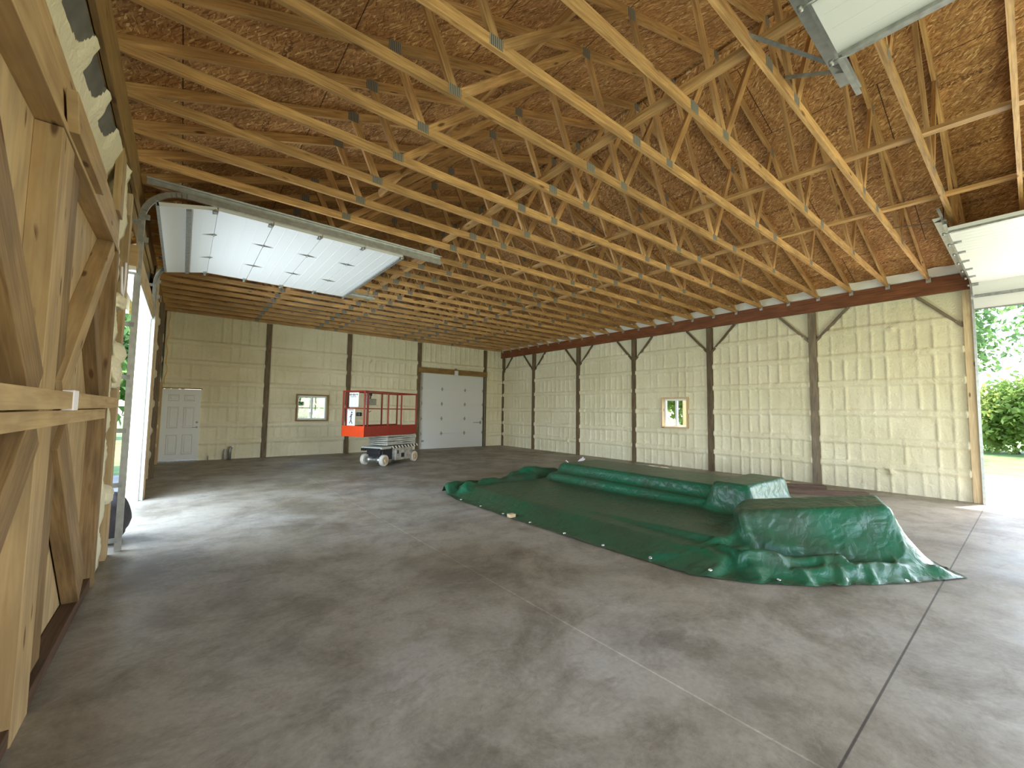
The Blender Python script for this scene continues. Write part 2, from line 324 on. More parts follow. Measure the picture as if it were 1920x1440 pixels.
def concrete_mat():
    m, nt, N, L, b = new_mat('concrete_slab')
    b.inputs['Specular IOR Level'].default_value = .45
    tc = N.new('ShaderNodeTexCoord'); g = N.new('ShaderNodeNewGeometry')
    def noise(sc, det, dist=0, scale=None, rough=.6):
        n = N.new('ShaderNodeTexNoise'); n.inputs['Scale'].default_value = sc; n.inputs['Detail'].default_value = det; n.inputs['Distortion'].default_value = dist
        n.inputs['Roughness'].default_value = rough
        if scale:
            mp = N.new('ShaderNodeMapping'); mp.inputs['Scale'].default_value = scale; mp.inputs['Rotation'].default_value = (0, 0, -.5); L.new(g.outputs['Position'], mp.inputs[0]); L.new(mp.outputs[0], n.inputs['Vector'])
        else: L.new(g.outputs['Position'], n.inputs['Vector'])
        return n.outputs['Fac']
    def ramp(f, p0, p1, c0, c1):
        r = N.new('ShaderNodeValToRGB'); r.color_ramp.elements[0].position = p0; r.color_ramp.elements[1].position = p1
        r.color_ramp.elements[0].color = (*c0, 1); r.color_ramp.elements[1].color = (*c1, 1); L.new(f, r.inputs['Fac']); return r.outputs[0]
    def mul(a, c):
        mx = N.new('ShaderNodeMixRGB'); mx.blend_type = 'MULTIPLY'; mx.inputs[0].default_value = 1; L.new(a, mx.inputs[1]); L.new(c, mx.inputs[2]); return mx.outputs[0]
    base = ramp(noise(.42, 3, .2), .32, .68, (.275, .227, .158), (.365, .332, .28))
    blot = ramp(noise(1.05, 12, .3, rough=.74), .40, .56, (.60, .58, .545), (1.0, 1.0, 1.0))
    streak = ramp(noise(1.9, 12, .5, (1.0, 1.5, 1), rough=.82), .37, .50, (.72, .70, .675), (1, 1, 1))
    fine = ramp(noise(30, 8), .3, .7, (.88, .88, .88), (1.08, 1.08, 1.08))
    scuff = ramp(noise(7.5, 12, .9, (1.0, 2.2, 1), rough=.86), .335, .40, (.52, .50, .47), (1, 1, 1))
    speck = ramp(noise(38, 4, .8, (1.0, 2.5, 1), rough=.6), .235, .27, (.35, .33, .31), (1, 1, 1))
    lite = ramp(noise(3.1, 12, 1.2, (1.0, 1.4, 1), rough=.84), .60, .70, (1, 1, 1), (1.22, 1.22, 1.22))
    col = mul(mul(mul(mul(mul(mul(base, blot), streak), fine), scuff), speck), lite)
    # saw-cut joints
    sx = N.new('ShaderNodeSeparateXYZ'); L.new(g.outputs['Position'], sx.inputs[0])
    def joint(axis, val, wdt, dark):
        s = N.new('ShaderNodeMath'); s.operation = 'SUBTRACT'; L.new(sx.outputs[axis], s.inputs[0]); s.inputs[1].default_value = val
        a = N.new('ShaderNodeMath'); a.operation = 'ABSOLUTE'; L.new(s.outputs[0], a.inputs[0])
        return ramp(a.outputs[0], wdt*.7, wdt, dark, (1, 1, 1))
    for ax, val, wdt, dk in ((1, .60, .006, (.25, .25, .25)), (0, 2.29, .006, (1.45, 1.45, 1.45)), (0, 7.42, .005, (.5, .5, .5)), (1, 5.4, .004, (.7, .7, .7))):
        col = mul(col, joint(ax, val, wdt, dk))
    L.new(col, b.inputs['Base Color'])
    rr = ramp(noise(1.4, 6, .5), .3, .7, (.38,)*3, (.62,)*3); L.new(rr, b.inputs['Roughness'])
    bp = N.new('ShaderNodeBump'); bp.inputs['Strength'].default_value = .22; bp.inputs['Distance'].default_value = .008
    L.new(noise(9, 8, .6), bp.inputs['Height']); L.new(bp.outputs[0], b.inputs['Normal'])
    return m
CONC = concrete_mat()

def tarp_mat():
    m, nt, N, L, b = new_mat('green_tarpaulin')
    b.inputs['Roughness'].default_value = .40; b.inputs['Specular IOR Level'].default_value = .42
    tc = N.new('ShaderNodeTexCoord')
    n = N.new('ShaderNodeTexNoise'); n.inputs['Scale'].default_value = 1.6; n.inputs['Detail'].default_value = 7; n.inputs['Roughness'].default_value = .65; L.new(tc.outputs['Object'], n.inputs['Vector'])
    r = N.new('ShaderNodeValToRGB'); r.color_ramp.elements[0].position = .34; r.color_ramp.elements[1].position = .6
    r.color_ramp.elements[0].color = (0.035, 0.065, 0.035, 1); r.color_ramp.elements[1].color = (0.011, 0.098, 0.045, 1)
    L.new(n.outputs['Fac'], r.inputs['Fac'])
    # dust has settled on the level parts
    g = N.new('ShaderNodeNewGeometry'); s = N.new('ShaderNodeSeparateXYZ'); L.new(g.outputs['Normal'], s.inputs[0])
    rz = N.new('ShaderNodeValToRGB'); rz.color_ramp.elements[0].position = .90; rz.color_ramp.elements[1].position = .995
    rz.color_ramp.elements[0].color = (0, 0, 0, 1); rz.color_ramp.elements[1].color = (.75, .75, .75, 1); L.new(s.outputs[2], rz.inputs['Fac'])
    nd = N.new('ShaderNodeTexNoise'); nd.inputs['Scale'].default_value = 3.2; nd.inputs['Detail'].default_value = 8; nd.inputs['Roughness'].default_value = .7; L.new(tc.outputs['Object'], nd.inputs['Vector'])
    rd = N.new('ShaderNodeValToRGB'); rd.color_ramp.elements[0].position = .40; rd.color_ramp.elements[1].position = .62; L.new(nd.outputs['Fac'], rd.inputs['Fac'])
    md = N.new('ShaderNodeMath'); md.operation = 'MULTIPLY'; L.new(rz.outputs[0], md.inputs[0]); L.new(rd.outputs[0], md.inputs[1])
    mx = N.new('ShaderNodeMixRGB'); L.new(md.outputs[0], mx.inputs[0]); L.new(r.outputs[0], mx.inputs[1]); mx.inputs[2].default_value = (0.062, 0.072, 0.035, 1)
    L.new(mx.outputs[0], b.inputs['Base Color'])
    n2 = N.new('ShaderNodeTexNoise'); n2.inputs['Scale'].default_value = 5.5; n2.inputs['Detail'].default_value = 6; n2.inputs['Distortion'].default_value = .8; L.new(tc.outputs['Object'], n2.inputs['Vector'])
    vo = N.new('ShaderNodeTexVoronoi'); vo.feature = 'DISTANCE_TO_EDGE'; vo.inputs['Scale'].default_value = 4.5
    vm = N.new('ShaderNodeMapping'); vm.inputs['Scale'].default_value = (1.2, 2.0, 1.7); vm.inputs['Rotation'].default_value = (.3, .2, .7); L.new(tc.outputs['Object'], vm.inputs[0]); L.new(vm.outputs[0], vo.inputs['Vector'])
    ad = N.new('ShaderNodeMath'); ad.operation = 'MULTIPLY_ADD'; L.new(vo.outputs['Distance'], ad.inputs[0]); ad.inputs[1].default_value = .55; L.new(n2.outputs['Fac'], ad.inputs[2])
    bp = N.new('ShaderNodeBump'); bp.inputs['Strength'].default_value = .6; bp.inputs['Distance'].default_value = .035
    L.new(ad.outputs[0], bp.inputs['Height']); L.new(bp.outputs['Normal'], b.inputs['Normal'])
    return m
TARP = tarp_mat()

def glass_mat():
    m, nt, N, L, b = new_mat('window_glass'); N.remove(b); out = N['Material Output']
    t = N.new('ShaderNodeBsdfTransparent'); t.inputs[0].default_value = (.93, .95, .94, 1); g = N.new('ShaderNodeBsdfGlossy'); g.inputs['Roughness'].default_value = .03
    mx = N.new('ShaderNodeMixShader'); mx.inputs[0].default_value = .08; L.new(t.outputs[0], mx.inputs[1]); L.new(g.outputs[0], mx.inputs[2]); L.new(mx.outputs[0], out.inputs[0])
    return m
GLASS = glass_mat()

def leaf_mat(name, c0, c1):
    m, nt, N, L, b = new_mat(name)
    b.inputs['Roughness'].default_value = .55; b.inputs['Specular IOR Level'].default_value = .25
    tc = N.new('ShaderNodeTexCoord'); n = N.new('ShaderNodeTexNoise'); n.inputs['Scale'].default_value = 1.7; n.inputs['Detail'].default_value = 8; L.new(tc.outputs['Object'], n.inputs['Vector'])
    r = N.new('ShaderNodeValToRGB'); r.color_ramp.elements[0].position = .35; r.color_ramp.elements[1].position = .65
    r.color_ramp.elements[0].color = (*c0, 1); r.color_ramp.elements[1].color = (*c1, 1); L.new(n.outputs['Fac'], r.inputs['Fac']); L.new(r.outputs[0], b.inputs['Base Color'])
    tr = N.new('ShaderNodeBsdfTranslucent'); L.new(r.outputs[0], tr.inputs[0]); mx = N.new('ShaderNodeMixShader'); mx.inputs[0].default_value = .55
    L.new(b.outputs[0], mx.inputs[1]); L.new(tr.outputs[0], mx.inputs[2]); L.new(mx.outputs[0], N['Material Output'].inputs[0])
    return m
LEAF = leaf_mat('tree_leaves', (0.08, 0.16, 0.05), (0.21, 0.32, 0.11))
LEAF2 = leaf_mat('bush_leaves', (0.17, 0.27, 0.06), (0.36, 0.42, 0.12))
GRASS = plain('lawn', (0.115, 0.185, 0.03), 0.9, noise=.5, nscale=1.2)
GRAVEL = plain('pale_gravel', (0.27, 0.255, 0.225), 0.9, noise=.15, nscale=5)
BARK = plain('bark', (0.07, 0.05, 0.035), 0.9, noise=.3, nscale=10)
SIDING = plain('cream_siding', (0.62, 0.58, 0.48), 0.6)

def hazard_mat():
    m, nt, N, L, b = new_mat('hazard_stripes'); b.inputs['Roughness'].default_value = .5
    uv = N.new('ShaderNodeUVMap'); s = N.new('ShaderNodeSeparateXYZ'); L.new(uv.outputs[0], s.inputs[0])
    a = N.new('ShaderNodeMath'); a.operation = 'MULTIPLY_ADD'; L.new(s.outputs[1], a.inputs[0]); a.inputs[1].default_value = .9; L.new(s.outputs[0], a.inputs[2])
    f = N.new('ShaderNodeMath'); f.operation = 'MULTIPLY'; f.inputs[1].default_value = 7.2; L.new(a.outputs[0], f.inputs[0])
    fr = N.new('ShaderNodeMath'); fr.operation = 'FRACT'; L.new(f.outputs[0], fr.inputs[0])
    gt = N.new('ShaderNodeMath'); gt.operation = 'GREATER_THAN'; gt.inputs[1].default_value = .5; L.new(fr.outputs[0], gt.inputs[0])
    mx = N.new('ShaderNodeMixRGB'); L.new(gt.outputs[0], mx.inputs[0]); mx.inputs[1].default_value = (.02, .02, .02, 1); mx.inputs[2].default_value = (.72, .68, .58, 1)
    L.new(mx.outputs[0], b.inputs['Base Color']); return m
HAZARD = hazard_mat()

# ------------------------------------------------------------------ noise for sculpted surfaces
def vnoise(x, y, seed):
    rs = np.random.default_rng(seed); T = rs.random((64, 64))
    xi = np.floor(x).astype(int); yi = np.floor(y).astype(int); fx = x-xi; fy = y-yi
    fx = fx*fx*(3-2*fx); fy = fy*fy*(3-2*fy)
    g = lambda a, b: T[a % 64, b % 64]
    return (g(xi, yi)*(1-fx)+g(xi+1, yi)*fx)*(1-fy) + (g(xi, yi+1)*(1-fx)+g(xi+1, yi+1)*fx)*fy - .5

GIRTS = [0.52, 1.02, 1.61, 2.25, 2.83, 3.40]
def grid_lines(a, b, step, extra):
    L = list(np.linspace(a, b, max(2, int(round((b-a)/step))+1)))
    for e in extra:
        i = int(np.argmin([abs(q-e) for q in L])); L[i] = e
    return np.array(sorted(set(L)))
def foam_wall(name, u0, u1, z0, z1, holes, place, bays, step=.025, ribs=True, seed=1, braces=None, lumps=(), amp=1.0, extra=None, cut=None, mat2=None):
    """place(u, z, d) -> xyz, d is how far the foam bulges into the room"""
    U = grid_lines(u0, u1, step, [h for q in holes for h in q[:2]]); Z = grid_lines(z0, z1, step, [h for q in holes for h in q[2:]])
    uu, zz = np.meshgrid(U, Z, indexing='ij')
    d = .010*vnoise(uu*3.1, zz*3.1, seed) + .010*vnoise(uu*9, zz*9, seed+1) + .010*vnoise(uu*19, zz*19, seed+2)
    wob = .025*vnoise(uu*1.3, zz*.7, seed+3)
    band = np.zeros_like(d)
    for g in GIRTS:
        t = np.abs(zz+wob-g); band = np.maximum(band, np.clip((.075-t)/.02, 0, 1))
    d += .042*amp*band
    for b0, b1 in bays:
        inb = (uu >= b0) & (uu <= b1)
        de = np.minimum(uu-b0, b1-uu)
        d += np.where(inb, .05*np.exp(-np.clip(de, 0, 9)/.05), 0)
        if ribs:
            k = b0+.17
            while k < b1-.1:
                cell = vnoise(np.full_like(uu, k*4.3), np.floor((zz+.1)/.6)*1.7+.5, seed+9)+.5
                st = np.clip(cell*1.9-.15, 0.1, 1)*np.clip((de-.08)/.1, 0, 1)
                rr = np.abs(uu+.012*vnoise(zz*4, uu*0+k*9, seed+5)-k)
                d += np.where(inb, .030*amp*st*np.exp(-(rr/.017)**2), 0)*(1-.75*band)
                k += .232
    if braces:
        for (b0, b1) in bays:
            for (e, sg) in ((b0, 1), (b1, -1)):
                ins = (zz > 3.27) & ((uu-e)*sg > -.02) & ((uu-e)*sg < (zz-3.27)*.92)
                d = np.where(ins, -.03+.2*d, d)
    for (lu, lz, lr, lh) in lumps:
        rr = np.hypot(uu-lu, zz-lz); nn = vnoise(uu*24, zz*24, seed+77)
        d += lh*np.exp(-(rr/lr)**2)*(1+1.3*nn)
    if extra: d = d + extra(uu, zz)
    MI = []
    nu, nz = len(U), len(Z)
    V = [place(U[i], Z[j], d[i, j]) for i in range(nu) for j in range(nz)]
    F = []
    for i in range(nu-1):
        cu = (U[i]+U[i+1])/2
        for j in range(nz-1):
            cz = (Z[j]+Z[j+1])/2
            if any(h[0] < cu < h[1] and h[2] < cz < h[3] for h in holes): continue
            MI.append(1 if cut and cut(cu, cz) else 0)
            F.append((i*nz+j, (i+1)*nz+j, (i+1)*nz+j+1, i*nz+j+1))
    me = bpy.data.meshes.new(name); me.from_pydata(V, [], F); me.materials.append(FOAM)
    if mat2: me.materials.append(mat2); me.polygons.foreach_set('material_index', MI)
    me.polygons.foreach_set('use_smooth', [True]*len(F)); me.update()
    o = bpy.data.objects.new(name, me); COL.objects.link(o)
    bm = bmesh.new(); bm.from_mesh(me)
    dirn = Vector(place(0, 0, 1))-Vector(place(0, 0, 0))
    if bm.faces and sum(f.normal.dot(dirn) for f in list(bm.faces)[:200]) < 0: bmesh.ops.reverse_faces(bm, faces=bm.faces)
    bm.to_mesh(me); bm.free()
    return struct(o)

# ------------------------------------------------------------------ floor, roof deck, walls
mb = MB(); mb.box((XL-.35, YF-.2, -.15), (XR+.2, YB+.25, 0)); struct(mb.build('floor', CONC))
mb = MB()
LEFT_E, RIGHT_E = -1.3, 11.95
top_of = lambda x: RIDGE_Z + .10 - slope_at(x)*abs(x-RIDGE_X)
for xa, xb in ((LEFT_E, RIDGE_X-.03), (RIDGE_X+.03, RIGHT_E)):
    sl = math.hypot(xb-xa, (xb-xa)*SLOPE)
    za, zb = top_of(xa), top_of(xb); y0, y1 = YF-.4, YB+.5
    p = [(xa, y0, za), (xb, y0, zb), (xb, y1, zb), (xa, y1, za)]
    uvs = [(y0, 0), (y0, sl), (y1, sl), (y1, 0)] if xa < RIDGE_X-1 and xb < RIDGE_X+.1 else [(y0+7.3, sl+3), (y0+7.3, 3), (y1+7.3, 3), (y1+7.3, sl+3)]
    mb.face(p[::-1], uvs[::-1])
    q = [(a, b_, c+.02) for a, b_, c in p]; mb.face(q, uvs)
zr = top_of(RIDGE_X)+.035
for sx in (-1, 1):
    mb.face([(RIDGE_X, YF-.4, zr), (RIDGE_X+sx*.4, YF-.4, zr-.13), (RIDGE_X+sx*.4, YB+.5, zr-.13), (RIDGE_X, YB+.5, zr)])
struct(mb.build('ceiling', OSB))

RPOST = [12.87, 10.40, 7.99, 5.53, 3.13]          # timber posts on the right wall
edges = [15.0, 12.87, 10.40, 7.99, 5.53, 3.13, .69]
bays = [(edges[i+1]+.07, edges[i]-.07) for i in range(6)]
WIN_R = (6.17, 7.02, 1.11, 2.02); WIN_B = (2.92, 3.93, 1.12, 2.01); DOOR_B = (-.44, .42, 0, 2.05); GD_B = (7.36, 10.36, 0, 3.0)
foam_wall('wall_right', .66, 15.04, 0, 3.95, [WIN_R], lambda u, z, d: (XR+.02-d, u, z), bays, seed=21, braces=True, amp=1.15,
          lumps=[(1.78, 3.34, .05, .07), (1.86, .42, .05, .09), (10.9, .45, .05, .06)])
bb = [(-.46, 1.99), (2.13, 4.49), (4.63, 7.19), (7.33, 10.34), (10.48, 11.37)]
foam_wall('wall_back', -.46, 11.40, 0, 4.32, [WIN_B, DOOR_B, GD_B], lambda u, z, d: (u, YB+.02-d, z), bb, seed=41, step=.03,
          lumps=[(5.3, 3.3, .06, .07)], amp=1.4)
# outer sheathing keeps the daylight out
mb = MB()
for lo, hi in (((XR+.16, .62, 0), (XR+.2, WIN_R[0], 4.2)), ((XR+.16, WIN_R[1], 0), (XR+.2, YB+.2, 4.2)), ((XR+.16, WIN_R[0], 0), (XR+.2, WIN_R[1], WIN_R[2])),
               ((XR+.16, WIN_R[0], WIN_R[3]), (XR+.2, WIN_R[1], 4.2)), ((XR+.16, -2.45, 3.58), (XR+.2, .62, 4.2)), ((XR+.16, YF-.2, 0), (XR+.2, -2.45, 4.2))): mb.box(lo, hi)
struct(mb.build('trim_1', SIDING))
mb = MB()
yb0, yb1 = YB+.16, YB+.2
for lo, hi in (((-.8, yb0, 2.06), (WIN_B[0], yb1, 4.3)), ((.43, yb0, 0), (WIN_B[0], yb1, 2.06)), ((WIN_B[0], yb0, 0), (WIN_B[1], yb1, WIN_B[2])), ((WIN_B[0], yb0, WIN_B[3]), (WIN_B[1], yb1, 4.3)),
               ((WIN_B[1], yb0, 0), (GD_B[0], yb1, 4.3)), ((GD_B[0], yb0, 3.0), (GD_B[1], yb1, 4.3)), ((GD_B[1], yb0, 0), (XR+.2, yb1, 4.3)), ((-.8, yb0, 0), (-.44, yb1, 2.06))): mb.box(lo, hi)
mb.face([(-1.3, yb0, 4.3), (XR+.6, yb0, 4.3), (XR+.6, yb0, 4.32), (RIDGE_X, yb0, 6.3), (-1.3, yb0, 4.32)])
struct(mb.build('trim_2', SIDING))
# unseen front wall behind the camera, wide opening added to let light in
mb = MB()
for lo, hi in (((XL-.3, YF-.12, 0), (3.2, YF, 4.3)), ((8.8, YF-.12, 0), (XR+.2, YF, 4.3)), ((3.2, YF-.12, 3.5), (8.8, YF, 4.3))): mb.box(lo, hi)
mb.face([(-1.3, YF-.06, 4.3), (XR+.6, YF-.06, 4.3), (RIDGE_X, YF-.06, 6.3)])
struct(mb.build('wall_front', FOAM))

# ------------------------------------------------------------------ left wall
# near stretch: plywood behind studs
mb = MB()
for (y0, y1) in ((.95, 2.16), (2.165, 3.38), (3.385, 5.06)):
    mb.beam((XPLY-.01, (y0+y1)/2, 0.0), (XPLY-.01, (y0+y1)/2, 3.0), y1-y0, .02, (0, 1, 0))
struct(mb.build('wall_left', W_PLY))
PATCH = [(1.2, 1.72), (1.85, 2.38), (2.50, 2.90), (3.02, 3.46), (3.60, 4.02), (4.16, 4.55)]
def patch_in(u):
    r = np.zeros_like(u)
    for a, b in PATCH: r = np.maximum(r, np.clip(np.minimum(u-a, b-u)/.05+.5, 0, 1))
    return r
def patch_cut(u, z):
    for a, b in PATCH:
        if a < u < b and z > 3.635+.16*math.exp(-(u-a)/.05)*0+.15*math.exp(-(b-u)/.05): return True
    return False
foam_wall('wall_left_top', .9, 5.3, 2.95, 3.80, [], lambda u, z, d: (-.62+d*.6, u, z), [(.9, 5.3)], seed=61, ribs=False, amp=0, step=.012, cut=patch_cut, mat2=plain('grey_housewrap', (.13, .12, .10), .8, noise=.3, nscale=5),
          extra=lambda u, z: .13*np.clip((z-3.50)/.30, 0, 1)**1.3 + (1-patch_in(u))*.035*np.clip((z-3.55)/.1, 0, 1))
mb = MB(); mb.box((-.80, .9, 0), (-.76, 6.02, 4.2)); mb.box((-.80, -2.5, 3.4), (-.76, .9, 4.2)); mb.box((-.80, YF-.1, 0), (-.76, -2.5, 4.2))
mb.box((-.80, 6.02, 3.06), (-.76, 9.20, 4.2)); mb.box((-.66, 9.245, 0), (-.63, YB+.2, 4.2)); struct(mb.build('trim_3', SIDING))
# far stretch, seen almost edge on
foam_wall('wall_left_far', 9.42, 15.05, 0, 4.0, [], lambda u, z, d: (XL-.06+d, u, z), [(9.42, 11.9), (12.0, 14.3)], seed=71, step=.05, amp=.8)

def board(name, p0, p1, h, t, upv, mat, label, cat='board', group=None, bevel=.003, cut0=0, cut1=0):
    mb = MB(); mb.beam(p0, p1, h, t, upv, 0, cut0, cut1)
    return tag(mb.build(name, mat, bevel=bevel), label, cat, group)
XC = (XP+XPLY)/2; DEP = XP-XPLY
# header over the near left wall
hb = board('wall_header', (XC-.01, .9, 3.10), (XC-.01, 5.22, 3.13), .30, .10, (0, 0, 1), W_STUD, 'long wide header plank over the plywood of the left wall', 'header')
board('top_plate', (XC, .9, 2.935), (XC, 5.18, 2.965), .038, DEP+.012, (0, 0, 1), W_STUD, 'flat top plate nailed under the header on the left wall', 'plate')
board('header_block', (XP+.022, 2.96, 3.03), (XP+.022, 3.90, 3.05), .17, .045, (0, 0, 1), W_STUD, 'short block with sloped ends nailed across the header on the left wall', 'block', cut1=.05, cut0=-.05)
# built-up post A, board B
board('wall_stud', (XC, 3.075, .0), (XC, 3.075, 2.925), .27, DEP, (0, 1, 0), W_STUD, 'pale wide built-up stud in the middle of the plywood wall', 'stud')
board('wall_stud', (XC-.014, 3.43, .12), (XC-.014, 3.43, 2.93), .26, DEP-.03, (0, 1, 0), W_DARK, 'dark stud just behind the pale built-up stud', 'stud')  # shading on this recessed stud is put into its darker wood colour
board('wall_stud', (XC, 5.11, .0), (XC, 5.11, 2.93), .10, DEP+.02, (0, 1, 0), W_DARK, 'dark end stud of the plywood wall beside the foam edge', 'stud')
# diagonals, upper X half
nX = (1, 0, 0)
board('diagonal_brace', (XC+.012, 2.85, 1.62), (XC+.012, 1.55, 2.90), DEP-.01, .22, nX, W_DARK, 'dark weathered diagonal above the rail, slanting up toward the camera', 'brace', 'diagonal braces of the plywood wall')
board('diagonal_brace', (XC, 3.42, 1.63), (XC, 4.92, 2.93), DEP, .14, nX, W_STUD, 'honey coloured diagonal above the rail, rising to the header end', 'brace', 'diagonal braces of the plywood wall')
board('diagonal_brace', (XC-.01, 4.34, 2.36), (XC-.01, 5.02, 1.62), DEP-.02, .18, nX, W_DARK, 'short brown diagonal dropping from the honey diagonal to the end stud', 'brace', 'diagonal braces of the plywood wall')
board('diagonal_brace', (XC+.01, 2.90, 1.44), (XC+.01, 1.35, .04), DEP-.01, .22, nX, W_DARK, 'dark diagonal under the rail, slanting down toward the camera', 'brace', 'diagonal braces of the plywood wall')
board('diagonal_brace', (XC+.004, 3.50, 1.38), (XC+.004, 4.60, .16), DEP-.01, .24, nX, W_DARK, 'brown diagonal under the rail, falling to the foot of the end stud', 'brace', 'diagonal braces of the plywood wall')
board('wall_rail', (XP+.02, .95, 1.575), (XP+.02, 5.52, 1.575), .095, .04, (0, 0, 1), W_STUD, 'pale horizontal rail across the plywood wall with a white strap', 'rail')
board('wall_rail', (XC+.008, .95, 1.478), (XC+.008, 5.05, 1.478), .082, DEP, (0, 0, 1), W_STUD, 'brown blocking board tucked right under the pale rail', 'rail')
mb = MB(); mb.box((XP-.004, 3.41, 1.518), (XP+.046, 3.52, 1.634)); mb.box((XP-.002, 3.53, 1.518), (XP+.044, 3.56, 1.634))
tag(mb.build('tie_strap', PAPER, bevel=.004), 'white wrapping strap around the pale rail of the plywood wall', 'strap')
board('sole_plate', (XC, .95, .045), (XC, 5.05, .045), .08, DEP-.012, (0, 0, 1), W_OLD, 'dark sole plate along the foot of the plywood wall', 'plate')

# foam edge, dark gap and door jamb trim between the plywood wall and the far left doorway
def lumpy_box(name, lo, hi, amp, seed, n=(3, 6, 60)):
    V = []; F = []
    bm = bmesh.new()
    bmesh.ops.create_grid(bm, x_segments=1, y_segments=1, size=.5); bm.clear()
    nx, ny, nz = n; idx = {}
    def vert(i, j, k):
        key = (i, j, k)
        if key not in idx:
            p = np.array([lo[a]+(hi[a]-lo[a])*q/m_ for a, q, m_ in ((0, i, nx), (1, j, ny), (2, k, nz))])
            nn = np.array([float(vnoise(np.array([p[2]*7+p[1]*5]), np.array([p[a_]*6+a_*9.]), seed+a_)[0]) for a_ in range(3)])
            nn2 = np.array([float(vnoise(np.array([p[2]*22+p[1]*15]), np.array([p[a_]*16+a_*9.]), seed+a_+5)[0]) for a_ in range(3)])
            p = p + (nn*amp + nn2*amp*.5)*np.array([1, 1, .2]); p[2] = min(max(p[2], lo[2]), hi[2])
            idx[key] = bm.verts.new(p)
        return idx[key]
    for a, b_, c, m1, m2, m3 in ((0, 1, 2, nx, ny, nz), (1, 2, 0, ny, nz, nx), (2, 0, 1, nz, nx, ny)):
        for i in range(m1):
            for j in range(m2):
                for k, fl in ((0, 1), (m3, 0)):
                    q = []
                    for (di, dj) in ((0, 0), (1, 0), (1, 1), (0, 1)):
                        t = [0, 0, 0]; t[a] = i+di; t[b_] = j+dj; t[c] = k; q.append(vert(*t))
                    f = bm.faces.new(q[::-1] if fl else q); f.smooth = True
    me = bpy.data.meshes.new(name); 
    o_ = ((lo[0]+hi[0])/2, (lo[1]+hi[1])/2, lo[2]); bmesh.ops.translate(bm, verts=bm.verts, vec=[-c for c in o_])
    bm.to_mesh(me); bm.free(); me.materials.append(FOAM)
    o = bpy.data.objects.new(name, me); COL.objects.link(o); o.location = o_
    return o
struct(lumpy_box('wall_left_edge', (-.70, 5.17, 0), (-.535, 5.46, 3.85), .05, 3))
mb = MB(); mb.box((-.70, 5.44, 0), (-.60, 5.84, 4.0)); struct(mb.build('trim_4', DARKGAP))  # solid dark strip; the shade of the gap is put into its colour
board('jamb_board', (XP-.045, 5.93, 0), (XP-.045, 5.93, 3.55), .18, .10, (0, 1, 0), W_STUD, 'tall pale jamb board at the near side of the far left doorway', 'jamb')
board('jamb_board', (XP-.01, 5.02, 3.25), (XP-.01, 5.02, 3.93), .24, .05, (0, 1, 0), W_STUD, 'short upright board between the header and the eave beam', 'jamb')
board('jamb_board', (XP-.03, 5.98, 3.30), (XP-.03, 5.98, 4.0), .09, .06, (0, 1, 0), W_PALE, 'slim upright cleat at the top of the tall jamb board', 'jamb')
# eave beam on the left with foam fillets under it
mb = MB(); mb.beam((-.515, .9, 4.0), (-.515, 6.06, 4.0), .36, .038); a = mb
mb.beam((-.575, .9, 3.985), (-.575, 15.0, 3.985), .33, .07); mb.beam((-.515, 9.3, 4.0), (-.515, 15.0, 4.0), .36, .038); mb.beam((-.515, 6.06, 4.0), (-.515, 9.3, 4.0), .30, .038)
tag(mb.build('eave_beam', W_HDR, bevel=.003), 'long brown eave beam carrying the truss ends on the left wall', 'beam')

# far left doorway
mb = MB(); mb.box((-.625, 9.21, 0), (-.47, 9.24, 3.06)); struct(mb.build('trim_8', plain('beige_jamb', (.50, .45, .38), .6)))
mb = MB(); mb.box((-.63, 6.0, 3.02), (-.47, 9.24, 3.06)); struct(mb.build('trim_9', WHITE_PAINT))
board('jamb_board', (-.44, 9.34, 0), (-.44, 9.34, 3.9), .14, .05, (0, 1, 0), W_STUD, 'brown jamb board behind the far track of the left doorway', 'jamb')
board('door_header', (-.52, 6.05, 3.18), (-.52, 9.4, 3.18), .26, .12, (0, 0, 1), W_STUD, 'brown header over the open left doorway', 'header')
board('jamb_board', (-.47, 14.6, 0), (-.47, 14.6, 2.2), .16, .06, (0, 1, 0), W_STUD, 'short jamb board in the corner beside the white panel door', 'jamb')
mb = MB()
for y in (11.95, 14.3): mb.box((-.52, y-.07, 0), (-.40, y+.07, 3.85))
mb = MB(); mb.box((-.53, 11.88, 0), (-.41, 12.02, 3.83)); tag(mb.build('wall_post', W_POST, bevel=.004), 'dark post of the left wall past the doorway track', 'post')

# ------------------------------------------------------------------ right wall timber
def post(x0, x1, y0, y1, z1, mat, label, group=None):
    mb = MB(); mb.box((x0, y0, 0), (x1, y1, z1))
    return tag(mb.build('wall_post', mat, bevel=.004), label, 'post', group)
PL = {3.13: 'thick grey timber post beside the brightest foam bay', 5.53: 'timber post just right of the right wall window', 7.99: 'timber post just left of the right wall window',
      10.40: 'timber post second left from the right wall window', 12.87: 'dark timber post nearest the corner post on the right wall'}
for y in RPOST:
    post(XR-.055, XR+.09, y-.072, y+.072, 3.93, W_POSTG if y < 4 else W_POST, PL[y], 'posts of the right wall')
post(XR-.04, XR+.09, 14.90, 15.02, 3.93, W_POST, 'dark corner post where right and back walls meet', 'posts of the right wall')
post(XR-.06, XR+.09, .62, .75, 3.93, W_PALE, 'pale jamb post at the edge of the open right doorway', 'posts of the right wall')
NM = {15.0: 'corner post', 12.87: 'post next to the corner post', 10.40: 'post third from the corner', 7.99: 'post left of the window', 5.53: 'post right of the window', 3.13: 'thick grey post', .69: 'doorway jamb post'}
